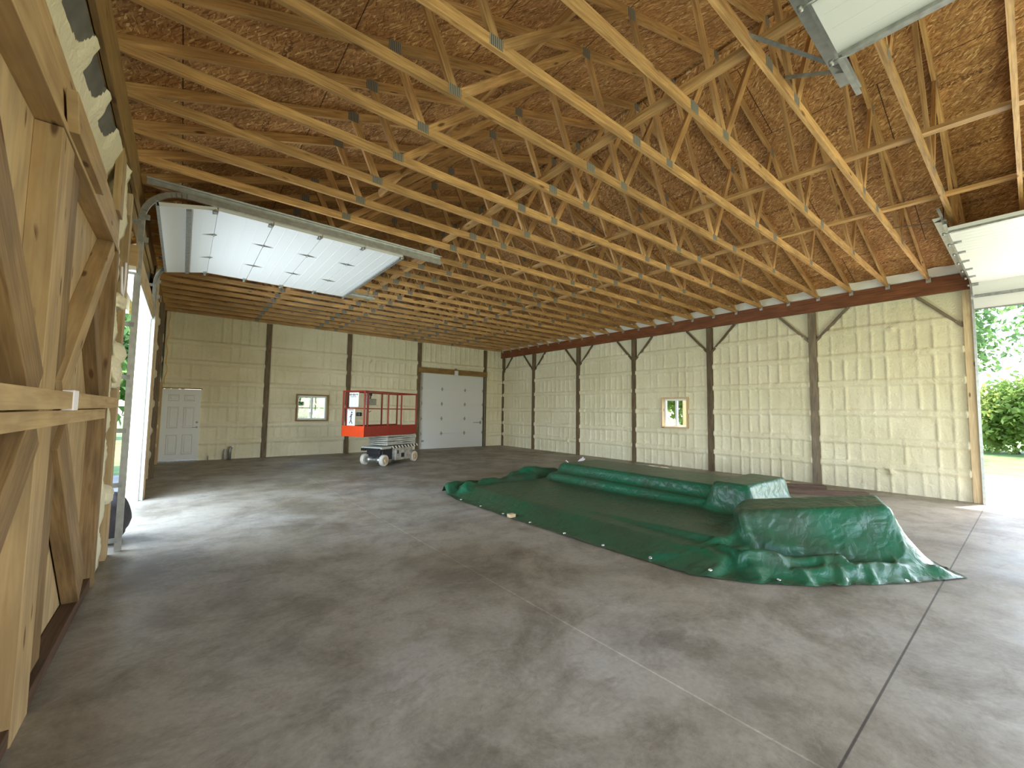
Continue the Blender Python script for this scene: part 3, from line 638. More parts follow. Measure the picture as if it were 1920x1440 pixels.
for y in edges:
    for s in (1, -1):
        if (y == 15.0 and s == 1) or (y == .69 and s == -1): continue
        side = 'back wall' if s == 1 else 'open doorway'
        board('knee_brace', (XR-.012, y+s*.06, 3.25), (XR-.012, y+s*.66, 3.925), .045, .05, nX, W_POSTG if y < 4 else W_POST,
              'slanted knee brace of the %s, on its %s side' % (NM[y], side), 'brace', 'knee braces of the right wall')
mb = MB(); mb.box((XR-.11, .45, 3.925), (XR-.055, 15.04, 4.245)); tag(mb.build('eave_beam', W_LVL, bevel=.003), 'long red-brown beam along the top of the right wall', 'beam')
mb = MB(); mb.box((XR-.05, .45, 4.0), (XR+.02, 15.04, 4.18)); struct(mb.build('trim_10', W_LVL))
mb = MB()
for i in range(200):
    y0 = .4+i*(14.6/200); y1 = .4+(i+1)*(14.6/200)
    f = lambda y: .03*math.sin(y*9.7)+.02*math.sin(y*23.1)
    mb.face([(XR-.085, y0, 4.25), (XR-.085, y1, 4.25), (XR-.30+f(y1), y1, top_of(XR-.30)-.014), (XR-.30+f(y0), y0, top_of(XR-.30)-.014)], None, 0, True)
struct(mb.build('trim_11', WHITE_PAINT))
# back wall posts
for x, lab in ((2.06, 'dark post of the back wall between the white door and the window'), (4.56, 'dark post of the back wall behind the scissor lift'), (7.26, 'dark post at the left edge of the closed garage door'), (10.41, 'dark post at the right edge of the closed garage door')):
    mb = MB(); mb.box((x-.07, YB-.06, 0), (x+.07, YB+.08, 4.2)); tag(mb.build('wall_post', W_POST, bevel=.004), lab, 'post', 'posts of the back wall')
mb = MB(); mb.box((7.2, YB-.10, 3.02), (10.48, YB-.062, 3.235)); tag(mb.build('door_header', W_HDR, bevel=.004), 'ochre header plank over the closed garage door', 'header')

# ------------------------------------------------------------------ roof trusses
truss_mats = W_TRUSS
def make_truss(y):
    r = empty('roof_truss', (RIDGE_X, y, 4.21))
    X = lambda x: x-RIDGE_X
    Zt = lambda x: (RIDGE_Z-4.21)-slope_at(x)*abs(x-RIDGE_X)      # under edge of the top chord, local z
    T = .038; H = .092
    mb = MB(); mb.beam((X(-.62), 0, H/2), (X(11.31), 0, H/2), H, T); mb.build('bottom_chord', W_TRUSS, r)
    dn = Vector((1, 0, SLOPE)).normalized()
    for s in (-1, 1):
        sl = slope_at(RIDGE_X+s*.1); nrm = Vector((sl*s, 0, 1)).normalized()
        a = Vector((0, 0, Zt(RIDGE_X))) + nrm*H/2; xe = -.95-RIDGE_X if s < 0 else 11.33-RIDGE_X
        e = Vector((xe, 0, Zt(RIDGE_X)-sl*abs(xe))) + nrm*H/2
        mb = MB(); mb.beam(a, e, H, T, (0, 0, 1)); mb.build('top_chord', W_TRUSS, r)
    webs = []
    B = [1.68, 4.02, 6.31, 8.64]; TT = [1.38, 3.35, 6.97, 8.94]
    topz = lambda x: Zt(x)+.05
    webs += [((TT[0], topz(TT[0])), (B[0], .06)), ((B[0]+.06, .06), (TT[1]-.04, topz(TT[1]))), ((TT[1]+.02, topz(TT[1])), (B[1]-.03, .09)), ((B[1]+.05, .09), (RIDGE_X-.05, topz(RIDGE_X)-.02)),
             ((RIDGE_X+.05, topz(RIDGE_X)-.02), (B[2]-.05, .09)), ((B[2]+.03, .09), (TT[2]-.02, topz(TT[2]))), ((TT[2]+.04, topz(TT[2])), (B[3]-.06, .09)), ((B[3], .09), (TT[3], topz(TT[3])))]
    for (xa, za), (xb, zb) in webs:
        mb = MB(); mb.beam((X(xa), 0, za), (X(xb), 0, zb), .076, T, (1, 0, 0)); mb.build('web', W_TRUSS, r)
    for x, wd, ht in ((1.68, .12, .11), (3.42, .13, .12), (4.02, .12, .11), (6.31, .12, .11), (6.98, .13, .12), (8.64, .12, .11)):
        mb = MB()
        for s in (-1, 1): mb.box((X(x)-wd/2, s*.0195-.001, .004 if ht > .115 else .012), (X(x)+wd/2, s*.0195+.001, .10))
        mb.build('connector_plate', PLATE, r)
    for x in TT + [RIDGE_X]:
        mb = MB(); z = Zt(x)
        for s in (-1, 1): mb.box((X(x)-.06, s*.0195-.001, z-.015), (X(x)+.06, s*.0195+.001, z+.10))
        mb.build('connector_plate', PLATE, r)
    mb = MB(); mb.box((X(11.27), -.045, -.05), (X(11.275)+.005, .03, .06)); mb.box((X(11.24), -.04, -.055), (X(11.28), -.022, .05)); mb.build('hurricane_tie', GALV, r)
    return r
t0 = make_truss(TRUSS_Y[0])
trusses = [t0]
for y in TRUSS_Y[1:]:
    c = copy_tree(t0); c.location = (RIDGE_X, y, 4.21); trusses.append(c)
n = len(trusses)
for i, t in enumerate(trusses):
    k = n-i
    lab = 'bare pine roof truss, %s from the back wall' % ORD[k-1]
    if k == 1: lab = 'bare pine roof truss lying against the back wall'
    if i == 0: lab = 'bare pine roof truss nearest the camera, over the open right doorway'
    tag(t, lab, 'truss', 'roof trusses')
# lateral bracing on the bottom chords
def lat(p0, p1, w_, label, z=4.322, dz=0):
    mb = MB(); mb.beam((*p0, z+dz), (*p1, z+dz), .038, w_, (0, 0, 1)); return tag(mb.build('lateral_brace', W_TRUSS), label, 'brace', 'bracing boards laid along the trusses')
lat((3.24, -.3), (3.24, 7.6), .10, 'long bracing board laid over the trusses, first from the left wall')
lat((3.36, 6.9), (3.30, 15.0), .10, 'bracing board continuing the first one to the back wall')
lat((5.64, -.3), (5.12, 5.0), .089, 'bracing board along the middle of the trusses', dz=-.0)
lat((5.23, 4.4), (4.95, 12.5), .089, 'bracing board along the middle of the trusses toward the back wall')
lat((7.38, -.3), (7.06, 4.1), .089, 'bracing board third from the left wall, beside the door hangers')
lat((7.20, 3.4), (6.95, 13.0), .089, 'bracing board third from the left wall, reaching far back')
# sloping brace in the truss webs and ridge blocking
mb = MB(); mb.beam((1.88, 5.2, 4.36), (2.56, 2.36, 5.14), .089, .038, (0, 0, 1)); tag(mb.build('diagonal_brace', W_TRUSS), 'pale diagonal board crossing between the near left truss webs', 'brace')

# ------------------------------------------------------------------ sectional doors
def path_pt(sv, zt, R=.38, d0=.07):
    """sv: arclength measured inward from the end of the arc (negative goes down the curve)"""
    if sv >= 0: return d0+R+sv, zt, 0.0
    a = -sv/R
    if a <= math.pi/2: return d0+R-R*math.sin(a), zt-R+R*math.cos(a), a
    return d0, zt-R-(a-math.pi/2)*R, math.pi/2
def overhead_door(xw, s, y0, y1, zt, d_end, nsec, track_end, zfoot, labels, hinge_ys, group=None, hang=(), sec_h=.605, d0=.07, aw=.085):
    root = empty('garage_door', (xw+s*1.5, (y0+y1)/2, zt-.06))
    O = root.location
    def P(d, y, z): return (xw+s*d-O.x, y-O.y, z-O.z)
    R = .38
    sv = d_end-(d0+R)
    for k in range(nsec):
        a = path_pt(sv, zt-.045, R-.03, d0+.03); b_ = path_pt(sv-sec_h+.008, zt-.045, R-.03, d0+.03)
        pa = Vector(P(a[0], 0, a[1])); pb = Vector(P(b_[0], 0, b_[1])); ym = (y0+y1)/2-O.y
        pa.y = pb.y = ym
        mb = MB(); dirv = (pb-pa).normalized(); upn = Vector((0, 1, 0))
        mb.beam(pa, pb, (y1-y0), .045, (0, 1, 0))
        sec = mb.build('door_section', WHITE_DOOR, root)
        nrm = dirv.cross(Vector((0, 1, 0))); nrm = nrm if nrm.z < 0 else -nrm
        # shallow pressed ribs across the section
        for q in (.25, .5, .75):
            mb = MB(); c = pa.lerp(pb, q)+nrm*.0225
            mb.beam(c+Vector((0, -(y1-y0)/2+.03, 0)), c+Vector((0, (y1-y0)/2-.03, 0)), .012, .003, dirv); mb.build('rib', WHITE_DOOR, sec)
        if k > 0:
            for hy in hinge_ys:
                mb = MB(); c = pa+nrm*.026; c.y = hy-O.y
                w1 = Vector((0, 1, 0)); l1 = dirv
                mb.face([c-l1*.14+nrm*.004, c+w1*.026+nrm*.006, c+l1*.14+nrm*.004, c-w1*.026+nrm*.006])
                mb.face([c-w1*.05+nrm*.005, c+l1*.014+nrm*.012, c+w1*.05+nrm*.005, c-l1*.014+nrm*.012])
                mb.tube([c-w1*.03+nrm*.012, c+w1*.03+nrm*.012], .009, 8); mb.build('hinge', GALVD, sec)
        for ey in (y0+.04, y1-.04):
            mb = MB(); c = pa-dirv*-.03; c.y = ey-O.y
            mb.beam(c-Vector((0, .04, 0))+nrm*.03, c+Vector((0, .04, 0))+nrm*.03, .05, .02, dirv); e2 = (1 if ey > (y0+y1)/2 else -1)
            mb.tube([c+nrm*.045, c+nrm*.045+Vector((0, e2*.085, 0))], .006, 8); mb.tube([c+nrm*.045+Vector((0, e2*.07, 0)), c+nrm*.045+Vector((0, e2*.095, 0))], .02, 10); mb.build('roller', GALVD, sec)
        if k in (0, nsec-1):
            q = .06 if k == 0 else .5
            mb = MB(); c = pa.lerp(pb, q)+nrm*.035
            mb.beam(c+Vector((0, -(y1-y0)/2+.02, 0)), c+Vector((0, (y1-y0)/2-.02, 0)), .05, .03, dirv); mb.build('strut', GALVD, sec)
        if k == nsec-1:
            mb = MB(); mb.beam(pb+Vector((0, -(y1-y0)/2, 0)), pb+Vector((0, (y1-y0)/2, 0)), .03, .05, dirv); mb.build('bottom_seal', GALVD, sec)
        sv -= sec_h
    tag(root, labels[0], 'garage door', group)
    for yy, lab, inner in ((y0-.03, labels[1], 1), (y1+.03, labels[2], -1)):
        if lab is None: continue
        tr = empty('door_track', (xw+s*.1, yy, zfoot)); Q = tr.location
        def PT(d, y, z): return (xw+s*d-Q.x, y-Q.y, z-Q.z)
        def prof(pts, name):
            mb = MB()
            for i in range(len(pts)-1):
                a = Vector(PT(pts[i][0], yy, pts[i][1])); b2 = Vector(PT(pts[i+1][0], yy, pts[i+1][1]))
                dv = (b2-a).normalized(); up_ = Vector((0, 1, 0)).cross(dv)
                mb.beam(a-dv*.002, b2+dv*.002, .055, .004, up_)
                for o2 in (-.027, .027): mb.beam(a+up_.normalized()*o2+Vector((0, inner*.016, 0))-dv*.002, b2+up_.normalized()*o2+Vector((0, inner*.016, 0))+dv*.002, .004, .034, up_)
            return mb.build(name, GALV, tr)
        vz = zt-R
        if zfoot < vz: prof([(d0, zfoot), (d0, vz)], 'vertical_rail')
        prof([path_pt(-a*R, zt, R, d0)[:2] for a in np.linspace(math.pi/2, 0, 13)], 'curved_rail')
        prof([(d0+R, zt), (track_end, zt)], 'horizontal_rail')
        # heavy angle above the horizontal rail
        mb = MB(); mb.beam(PT(.02, yy-inner*.012, zt+.055), PT(track_end-.02, yy-inner*.012, zt+.055), .06, .004); mb.beam(PT(.02, yy-inner*.052, zt+.084), PT(track_end-.02, yy-inner*.052, zt+.084), .004, aw); mb.build('support_angle', GALV, tr)
        # wall angle with brackets
        mb = MB(); mb.beam(PT(-.09, yy-inner*.085, zfoot), PT(-.09, yy-inner*.085, zt+.02), .05, .004, (0, 1, 0)); mb.beam(PT(-.11, yy-inner*.10, zfoot), PT(-.11, yy-inner*.10, zt+.02), .04, .004, (1, 0, 0)); mb.build('wall_angle', GALVD, tr)
        z = zfoot+.12
        while z < zt-.3:
            mb = MB(); mb.beam(PT(-.10, yy-inner*.004, z), PT(d0, yy-inner*.004, z), .05, .005); mb.build('track_bracket', GALVD, tr)
            z += .58
        for zz in (zt-.36, zt-.62):
            mb = MB(); mb.beam(PT(-.02, yy-inner*.004, zz), PT(d0+.07, yy-inner*.004, zz), .06, .005); mb.build('flag_bracket', GALVD, tr)
        for (hd, dx, dy) in hang:
            mb = MB(); mb.beam(PT(hd, yy, zt+.05), PT(hd, yy, 4.30), .03, .004, (1, 0, 0)); mb.beam(PT(hd, yy, zt+.06), PT(hd+dx, yy+dy, 4.30), .03, .004, (0, 1, 0))
            mb.build('hanger_strap', GALVD, tr)
        tag(tr, lab, 'door track')
    return root
overhead_door(XL, 1, 6.16, 9.18, 4.03, 3.10, 5, 3.76, 0.0,
              ('white sectional garage door raised overhead inside the far left doorway', 'steel track on the near side of the far left doorway', 'steel track on the far side of the far left doorway'), (7.06, 8.18), hang=((3.6, .12, .25),), d0=.0, aw=.045)
overhead_door(XL, 1, -2.30, .72, 4.05, 3.85, 6, 4.42, 3.5,
              ('raised white garage door with galvanised end strut, overhead near the camera', None, 'thick galvanised track hanging overhead near the camera'), (-1.3, -.3), hang=((4.2, -.02, .40), (4.2, -.75, .46)))
overhead_door(XR, -1, -2.42, .60, 4.05, 3.66, 7, 3.84, 0.0,
              ('white sectional garage door raised over the open right doorway', None, 'steel track at the jamb of the open right doorway'), (-1.4, -.4), hang=((3.7, .02, .05), (3.7, -.3, .60)), sec_h=.556)
mb = MB(); mb.beam((XR-.02, -2.45, 3.75), (XR-.02, .62, 3.75), .34, .08); tag(mb.build('door_header', W_PALE), 'pale header across the top of the open right doorway', 'header')

# closed garage door in the back wall
root = empty('garage_door', ((GD_B[0]+GD_B[1])/2, YB+.02, 0)); hs = 3.0/5
for k in range(5):
    mb = MB(); mb.box((-1.5, -.02, k*hs), (1.5, .02, (k+1)*hs-.0005)); sec = mb.build('door_section', WHITE_DOOR, root, bevel=.004)
    mb = MB(); mb.box((-1.5, .021, k*hs-.02), (1.5, .03, k*hs+.02 if k else .02)); mb.build('joint_seal', GALVD, sec)
    if k < 4:
        for hx in (-1.47, -.55, .55, 1.47):
            mb = MB(); z = (k+1)*hs; mb.box((hx-.025, -.032, z-.07), (hx+.025, -.021, z+.07)); mb.box((hx-.06, -.034, z-.012), (hx+.06, -.022, z+.012)); mb.build('hinge', GALVD, sec)
mb = MB(); mb.box((1.0, -.05, 1.02), (1.38, -.03, 1.045)); mb.box((1.33, -.06, .97), (1.38, -.022, 1.09)); mb.build('slide_lock', GALVD, root)
mb = MB(); mb.box((-1.42, -.03, .28), (-1.32, -.0205, .36)); mb.build('corner_bracket', GALVD, root)
tag(root, 'closed white sectional garage door in the back wall beside the scissor lift', 'garage door')
for s, lab in ((-1, 'steel track on the left side of the closed back garage door'), (1, 'steel track on the right side of the closed back garage door')):
    mb = MB(); x = 8.86+s*1.535; mb.box((x-.02, YB-.07, 0), (x+.02, YB-.02, 3.0)); mb.box((x-.02*s-.003, YB-.09, 0), (x-.02*s+.003, YB-.02, 3.0))
    tag(mb.build('door_track', GALVD), lab, 'door track')
mb = MB(); mb.box((7.22, YB-.03, 0), (7.345, YB, 3.0)); tag(mb.build('jamb_board', W_PALE), 'pale jamb strip beside the closed garage door and the lift', 'jamb')
r = empty('door_sensor', (8.87, YB-.11, 3.02))
mb = MB(); mb.box((-.22, -.012, .02), (.22, .006, .17)); mb.box((-.05, -.012, .17), (.05, .006, .26)); mb.build('backing_block', W_HDR, r)
mb = MB(); mb.box((-.075, -.09, -.05), (.075, -.013, .16)); mb.build('white_housing', BLUEGREY, r, bevel=.01)
tag(r, 'small white box on a wood block above the closed garage door', 'sensor')

# ------------------------------------------------------------------ windows and the panel door
def window(name, place, u0, u1, z0, z1, mats=(W_PALE, VINYL), skin=W_PALE):
    r = empty(name, place((u0+u1)/2, z0, 0)); O = r.location
    def bx(mb, a, b): 
        p = place(*a); q = place(*b); lo = [min(p[i], q[i])-O[i] for i in range(3)]; hi = [max(p[i], q[i])-O[i] for i in range(3)]; mb.box(lo, hi)
    t = .045
    mb = MB()
    for a, b in (((u0, z0, -.05), (u1, z0+t, .16)), ((u0, z1-t, -.05), (u1, z1, .16)), ((u0, z0+t, -.05), (u0+t, z1-t, .16)), ((u1-t, z0+t, -.05), (u1, z1-t, .16))): bx(mb, a, b)
    mb.build('window_buck', skin, r)
    i0, i1, j0, j1 = u0+t, u1-t, z0+t, z1-t; f = .05; um = (i0+i1)/2
    mb = MB()
    for a, b in (((i0, j0, .08), (i1, j0+f, .14)), ((i0, j1-f, .08), (i1, j1, .14)), ((i0, j0+f, .08), (i0+f, j1-f, .14)), ((i1-f, j0+f, .08), (i1, j1-f, .14)), ((um-.03, j0+f, .075), (um+.03, j1-f, .14))): bx(mb, a, b)
    mb.build('window_frame', VINYL, r)
    for a, b in ((i0+f, um-.03), (um+.03, i1-f)):
        mb = MB(); bx(mb, (a, j0+f, .10), (b, j1-f, .106)); mb.build('window_pane', GLASS, r)
    struct(r)
    for c in r.children: c['kind'] = 'structure'
    return r
window('window_1', lambda u, z, d: (u, YB+d, z), *WIN_B, skin=W_HDR)
window('window_2', lambda u, z, d: (XR+d, u, z), *WIN_R)
def panel_door():
    r = empty('door_1', (-.44, YB-.02, .04)); Wd, Hd = .86, 2.0
    mb = MB(); mb.box((0, -.02, 0), (Wd, .024, Hd)); mb.build('door_leaf', WHITE_DOOR, r, bevel=.003)
    for (x0, x1) in ((.13, .38), (.48, .73)):
        for (z0, z1) in ((.16, .72), (.90, 1.50), (1.66, 1.85)):
            mb = MB()
            def ring(i, y): return [(x0+i, y, z0+i), (x1-i, y, z0+i), (x1-i, y, z1-i), (x0+i, y, z1-i)]
            rr = [ring(0, -.0205), ring(.014, -.032), ring(.028, -.022), ring(.05, -.0225), ring(.065, -.030)]
            for a, b in zip(rr, rr[1:]):
                for i in range(4): j = (i+1) % 4; mb.face([a[i], a[j], b[j], b[i]])
            mb.face(rr[-1]); mb.build('raised_panel', WHITE_DOOR, r)
    mb = MB(); mb.lathe([(.028, 0), (.028, .008), (.012, .012), (.012, .04)], (Wd-.06, -.02, .92), (0, -1, 0), 16); mb.beam((Wd-.055, -.062, .92), (Wd-.17, -.062, .915), .018, .014); mb.build('lever_handle', GALVD, r)
    mb = MB(); mb.lathe([(.03, 0), (.03, .012), (.02, .02)], (Wd-.06, -.02, 1.06), (0, -1, 0), 16); mb.build('deadbolt', GALVD, r)
    mb = MB(); mb.box((0, -.06, -.04), (Wd, .06, -.005)); mb.build('threshold', GALVD, r)
    mb = MB(); mb.box((-.02, -.03, Hd+.004), (Wd+.02, .03, Hd+.035)); mb.build('head_trim', W_HDR, r)
    struct(r)
    for c in r.children: c['kind'] = 'structure'
panel_door()

# ------------------------------------------------------------------ small things on the back and left walls
for x, lab in ((1.06, 'grey conduit stub against the back wall, the one nearer the white door'), (1.18, 'grey conduit stub with dark elbow against the back wall')):
    mb = MB(); y = YB-.10
    mb.tube([(x, y, 0), (x, y, .27), (x+.015, y, .33), (x+.045, y, .36)] if x > 1.1 else [(x, y, 0), (x, y, .30)], .032 if x < 1.1 else .042, 14)
    tag(mb.build('conduit_pipe', GALVD if x > 1.1 else plain('grey_pvc', (.42, .42, .40), .5)), lab, 'pipe', 'conduit stubs by the back wall')
mb = MB(); mb.tube([(.66, YB-.08, 0), (.66, YB-.08, .13)], .012, 8); tag(mb.build('conduit_pipe', GALVD), 'short thin stub rising from the floor beside the white door', 'pipe')
mb = MB()
mb.tube([(-.40+.018*math.sin(i*.9)+.012*math.sin(i*.37), YB-.09, 4.25-i*.075) for i in range(29)], .011, 6)
tag(mb.build('extension_cord', CORD), 'orange cord hanging down the corner above the white panel door', 'cord')
mb = MB(); mb.tube([(-.515, 5.60+.04*math.sin(i*.8), 2.98-.07*i+.0*i) for i in range(6)] + [(-.52, 5.50, 2.66), (-.53, 5.47, 2.9)], .012, 6)
tag(mb.build('cable', PAPER), 'white cable loop poking out of the foam edge by the left doorway', 'cable')
# dark bundle in the left doorway
def blob(name, mat, loc, sx, sy, sz, seed, amp=.12):
    bm = bmesh.new(); bmesh.ops.create_icosphere(bm, subdivisions=4, radius=1)
    for v in bm.verts:
        c = v.co.copy()
        q = float(vnoise(np.array([c.x*2+c.z*1.3+9]), np.array([c.y*2-c.z+9]), seed)[0]) + .5*float(vnoise(np.array([c.x*5+c.z*4+9]), np.array([c.y*5-c.z*3+9]), seed+1)[0])
        c *= 1+amp*q*2; c.z = max(c.z, -.82)
        v.co = (c.x*sx, c.y*sy, (c.z+.82)*sz)
    for f in bm.faces: f.smooth = True
    me = bpy.data.meshes.new(name); bm.to_mesh(me); bm.free(); me.materials.append(mat)
    o = bpy.data.objects.new(name, me); COL.objects.link(o); o.location = loc; return o
for i, (y, z, sy, sz) in enumerate(((5.62, .60, .22, .10), (5.60, 1.72, .24, .17), (5.74, 1.95, .20, .13), (5.58, 2.50, .22, .08))):
    struct(blob('trim_%d' % (40+i), FOAM, (-.56, y, z), .075, sy, sz, 50+i, .25))
tag(blob('dark_bag', CLOTHDARK, (-.62, 6.62, 0), .20, .30, .30, 5), 'dark bulging bag on the floor in the far left doorway', 'bag')

# ------------------------------------------------------------------ scissor lift
def scissor_lift():
    e = Vector((.882, .471)); n2 = Vector((-.471, .882)); P0 = Vector((4.42, 11.09)) + e*.66 + n2*.38
    R = empty('scissor_lift', (P0.x, P0.y, 0), math.atan2(e.y, e.x))
    tag(R, 'red and grey scissor lift parked on the floor in front of the back wall', 'scissor lift')
    # wheels
    for sx, sy in ((-.66, -.33), (-.66, .33), (.66, -.33), (.66, .33)):
        s = 1 if sy > 0 else -1
        mb = MB(); mb.lathe([(.10, -.055), (.135, -.055), (.152, -.04), (.152, .04), (.135, .055), (.10, .055)], (sx, sy, .152), (0, 1, 0), 32); wh = mb.build('wheel', TIRE, R)
        mb = MB(); c = (sx, sy+s*.05, .152)
        mb.lathe([(.102, -.004), (.102, .012), (.075, .006), (.05, .006), (.045, .03), (.02, .034)], c, (0, s, 0), 24)
        for k in range(5):
            a = k*math.tau/5; mb.lathe([(.009, 0), (.009, .02)], (c[0]+.062*math.cos(a), c[1]+s*.004, c[2]+.062*math.sin(a)), (0, s, 0), 8)
        mb.build('hub', HUBY, wh)
    mb = MB()
    mb.tube([(-.66, -.29, .152), (-.66, .29, .152)], .05, 10); mb.tube([(-.66, -.24, .152), (-.66, -.10, .152)], .085, 12); mb.tube([(-.66, .10, .152), (-.66, .24, .152)], .085, 12); mb.build('front_axle', GALV, R)
    mb = MB(); mb.box((-.62, -.25, .14), (.66, .25, .46)); mb.build('chassis', BLACK, R, bevel=.01)
    mb = MB(); mb.box((-.72, -.22, .30), (-.60, .22, .44)); mb.build('front_cover', BLACK, R, bevel=.01)
    mb = MB(); mb.box((-.22, -.375, .11), (.55, -.24, .45)); pn = mb.build('side_tray', plain('dirty_grey_panel', (.36, .33, .28), .6, noise=.35, nscale=9), R, bevel=.012)
    mb = MB(); mb.box((-.16, -.379, .29), (-.09, -.374, .39)); mb.box((.02, -.379, .18), (.16, -.374, .30)); mb.build('latch', BLACK, pn)
    mb = MB(); mb.box((-.22, .24, .11), (.55, .375, .45)); mb.build('side_tray', LIFTGREY, R, bevel=.012)
    # chassis deck with hazard stripe on the long side
    mb = MB(); mb.box((-.78, -.36, .455), (.80, .36, .515)); mb.build('chassis_deck', LIFTGREY, R, bevel=.008)
    mb = MB(); mb.face([(-.40, -.362, .45), (.82, -.362, .45), (.82, -.362, .525), (-.40, -.362, .525)], [(0, 0), (1.22, 0), (1.22, .075), (0, .075)])
    mb.box((-.40, -.361, .45), (.82, -.355, .525)); mb.build('hazard_strip', HAZARD, R)
    mb = MB(); mb.box((-.86, -.30, .44), (-.70, .30, .475)); mb.box((-.82, -.34, .40), (-.74, -.20, .44)); mb.box((-.82, .20, .40), (-.74, .34, .44)); mb.build('entry_step', BLACK, R)
    # folded scissor arms
    z = .535
    for k in range(5):
        for sy in (-.30, -.235, .235, .30):
            mb = MB(); tilt = .012*(1 if k % 2 else -1)
            mb.beam((-.52, sy, z+.028-tilt), (.72, sy, z+.028+tilt), .036, .03, (0, 0, 1)); mb.build('scissor_arm', LIFTGREY, R)
        mb = MB()
        for x in (-.52, .10, .72): mb.tube([(x, -.335, z+.028), (x, .335, z+.028)], .022, 10)
        mb.box((-.535, -.23, z+.012), (-.50, .23, z+.044)); mb.build('cross_tube', LIFTGREY, R)
        z += .058
    # lift cylinder
    mb = MB(); mb.tube([(-.3, 0, .56), (.5, 0, .74)], .045, 12); mb.build('lift_cylinder', GALV, R)
    # platform
    X0, X1, Y0, Y1 = -1.51, .72, -.38, .38
    mb = MB(); mb.box((X0+.02, Y0+.02, .83), (X1, Y1-.02, .88)); mb.build('platform_deck', GALVD, R)
    for nm, lo, hi, mt in (('toe_board', (X0, Y0, .83), (X0+.015, Y1, 1.11), RED_LIT), ('toe_board', (X0, Y0, .83), (X1, Y0+.015, 1.105), RED_SHADED), ('toe_board', (X0, Y1-.015, .83), (X1, Y1, 1.105), RED_SHADED), ('toe_board', (X1-.015, Y0, .83), (X1, Y1, 1.08), RED_SHADED)):
        mb = MB(); mb.box(lo, hi); mb.build(nm, mt, R, bevel=.004)
    mb = MB(); mb.box((X0+.93, Y0-.012, .835), (X0+.985, Y0, 1.10)); mb.build('deck_joint', RED_SHADED, R)
    q = .018
    def rail(nm, a, b, r=q): 
        mb = MB(); mb.beam(a, b, 2*r, 2*r, (0, 0, 1) if abs(a[2]-b[2]) < .01 else (1, 0, 0)); mb.build(nm, RED_SHADED, R, bevel=.005)
    for yy in (Y0+.02, Y1-.02):
        for x in (X0+.02, X0+.13, X0+.93, X0+1.50, X1-.03): rail('guard_post', (x, yy, 1.09), (x, yy, 2.01))
        rail('top_rail', (X0, yy, 2.01), (X1, yy, 2.01)); rail('mid_rail', (X0, yy, 1.56), (X1, yy, 1.56), .014)
    for xx in (X0+.02, X1-.03):
        rail('end_rail', (xx, Y0, 2.01), (xx, Y1, 2.01)); rail('end_rail', (xx, Y0, 1.56), (xx, Y1, 1.56), .014)
    # sign boards tied to the platform end, control box, small black box
    xs = X0+.055
    mb = MB(); mb.box((xs, -.12, 1.60), (xs+.006, .20, 1.98)); up_s = mb.build('sign_board', PAPER, R); up_s['label'] = 'upper white board with dark scribbled line at its top'
    mb = MB()
    rs = random.Random(3)
    for k in range(7): mb.box((xs-.002, .165-k*.042, 1.905+rs.uniform(-.01, .01)), (xs-.0005, .19-k*.042, 1.94+rs.uniform(-.01, .012)))
    for k in range(4): mb.box((xs-.002, .13-k*.05, 1.855), (xs-.0005, .145-k*.05, 1.885))
    mb.build('sign_marks', BLACK, up_s)
    mb = MB(); mb.box((xs-.004, -.02, 1.11), (xs+.002, .25, 1.57)); lo_s = mb.build('sign_board', PAPER, R); lo_s['label'] = 'lower white board with a black figure pictogram'
    mb = MB(); xm = xs-.006
    mb.beam((xm, .115, 1.24), (xm, .105, 1.42), .028, .002, (0, 1, 0)); mb.beam((xm, .115, 1.25), (xm, .165, 1.17), .02, .002, (0, 1, 0)); mb.beam((xm, .115, 1.25), (xm, .065, 1.16), .02, .002, (0, 1, 0))
    mb.beam((xm, .11, 1.38), (xm, .16, 1.33), .016, .002, (0, 1, 0)); mb.beam((xm, .11, 1.38), (xm, .06, 1.41), .016, .002, (0, 1, 0)); mb.lathe([(.022, 0), (.022, .002)], (xm, .09, 1.455), (-1, 0, 0), 12)
    for k in range(5): mb.box((xm-.001, .04+k*.035, 1.51), (xm+.001, .06+k*.035, 1.53))
    mb.build('sign_marks', BLACK, lo_s)
    mb = MB(); mb.box((X0+.16, Y0+.04, 1.66), (X0+.48, Y0+.20, 1.82)); cb = mb.build('control_box', GALVD, R, bevel=.015); 
    mb = MB(); mb.tube([(X0+.32, Y0+.12, 1.82), (X0+.34, Y0+.12, 1.90)], .02, 10); mb.box((X0+.31, Y0+.10, 1.90), (X0+.37, Y0+.14, 1.98)); mb.build('joystick', BLACK, cb)
    mb = MB(); mb.tube([(X0+.16, Y0+.12, 1.80), (X0+.17, Y0+.12, 1.92), (X0+.25, Y0+.12, 1.94), (X0+.33, Y0+.12, 1.88)], .012, 8); mb.build('control_guard', GALVD, cb)
    mb = MB(); mb.tube([(X0+.2, Y0+.1, 1.66), (X0+.18, Y0+.08, 1.52), (X0+.24, Y0+.06, 1.47), (X0+.30, Y0+.06, 1.50)], .009, 8); mb.build('control_cable', BLACK, cb)
    mb = MB(); mb.box((X0+.06, -.16, 1.36), (X0+.16, -.03, 1.46)); mb.build('junction_box', BLACK, R, bevel=.02)
    return R
scissor_lift()

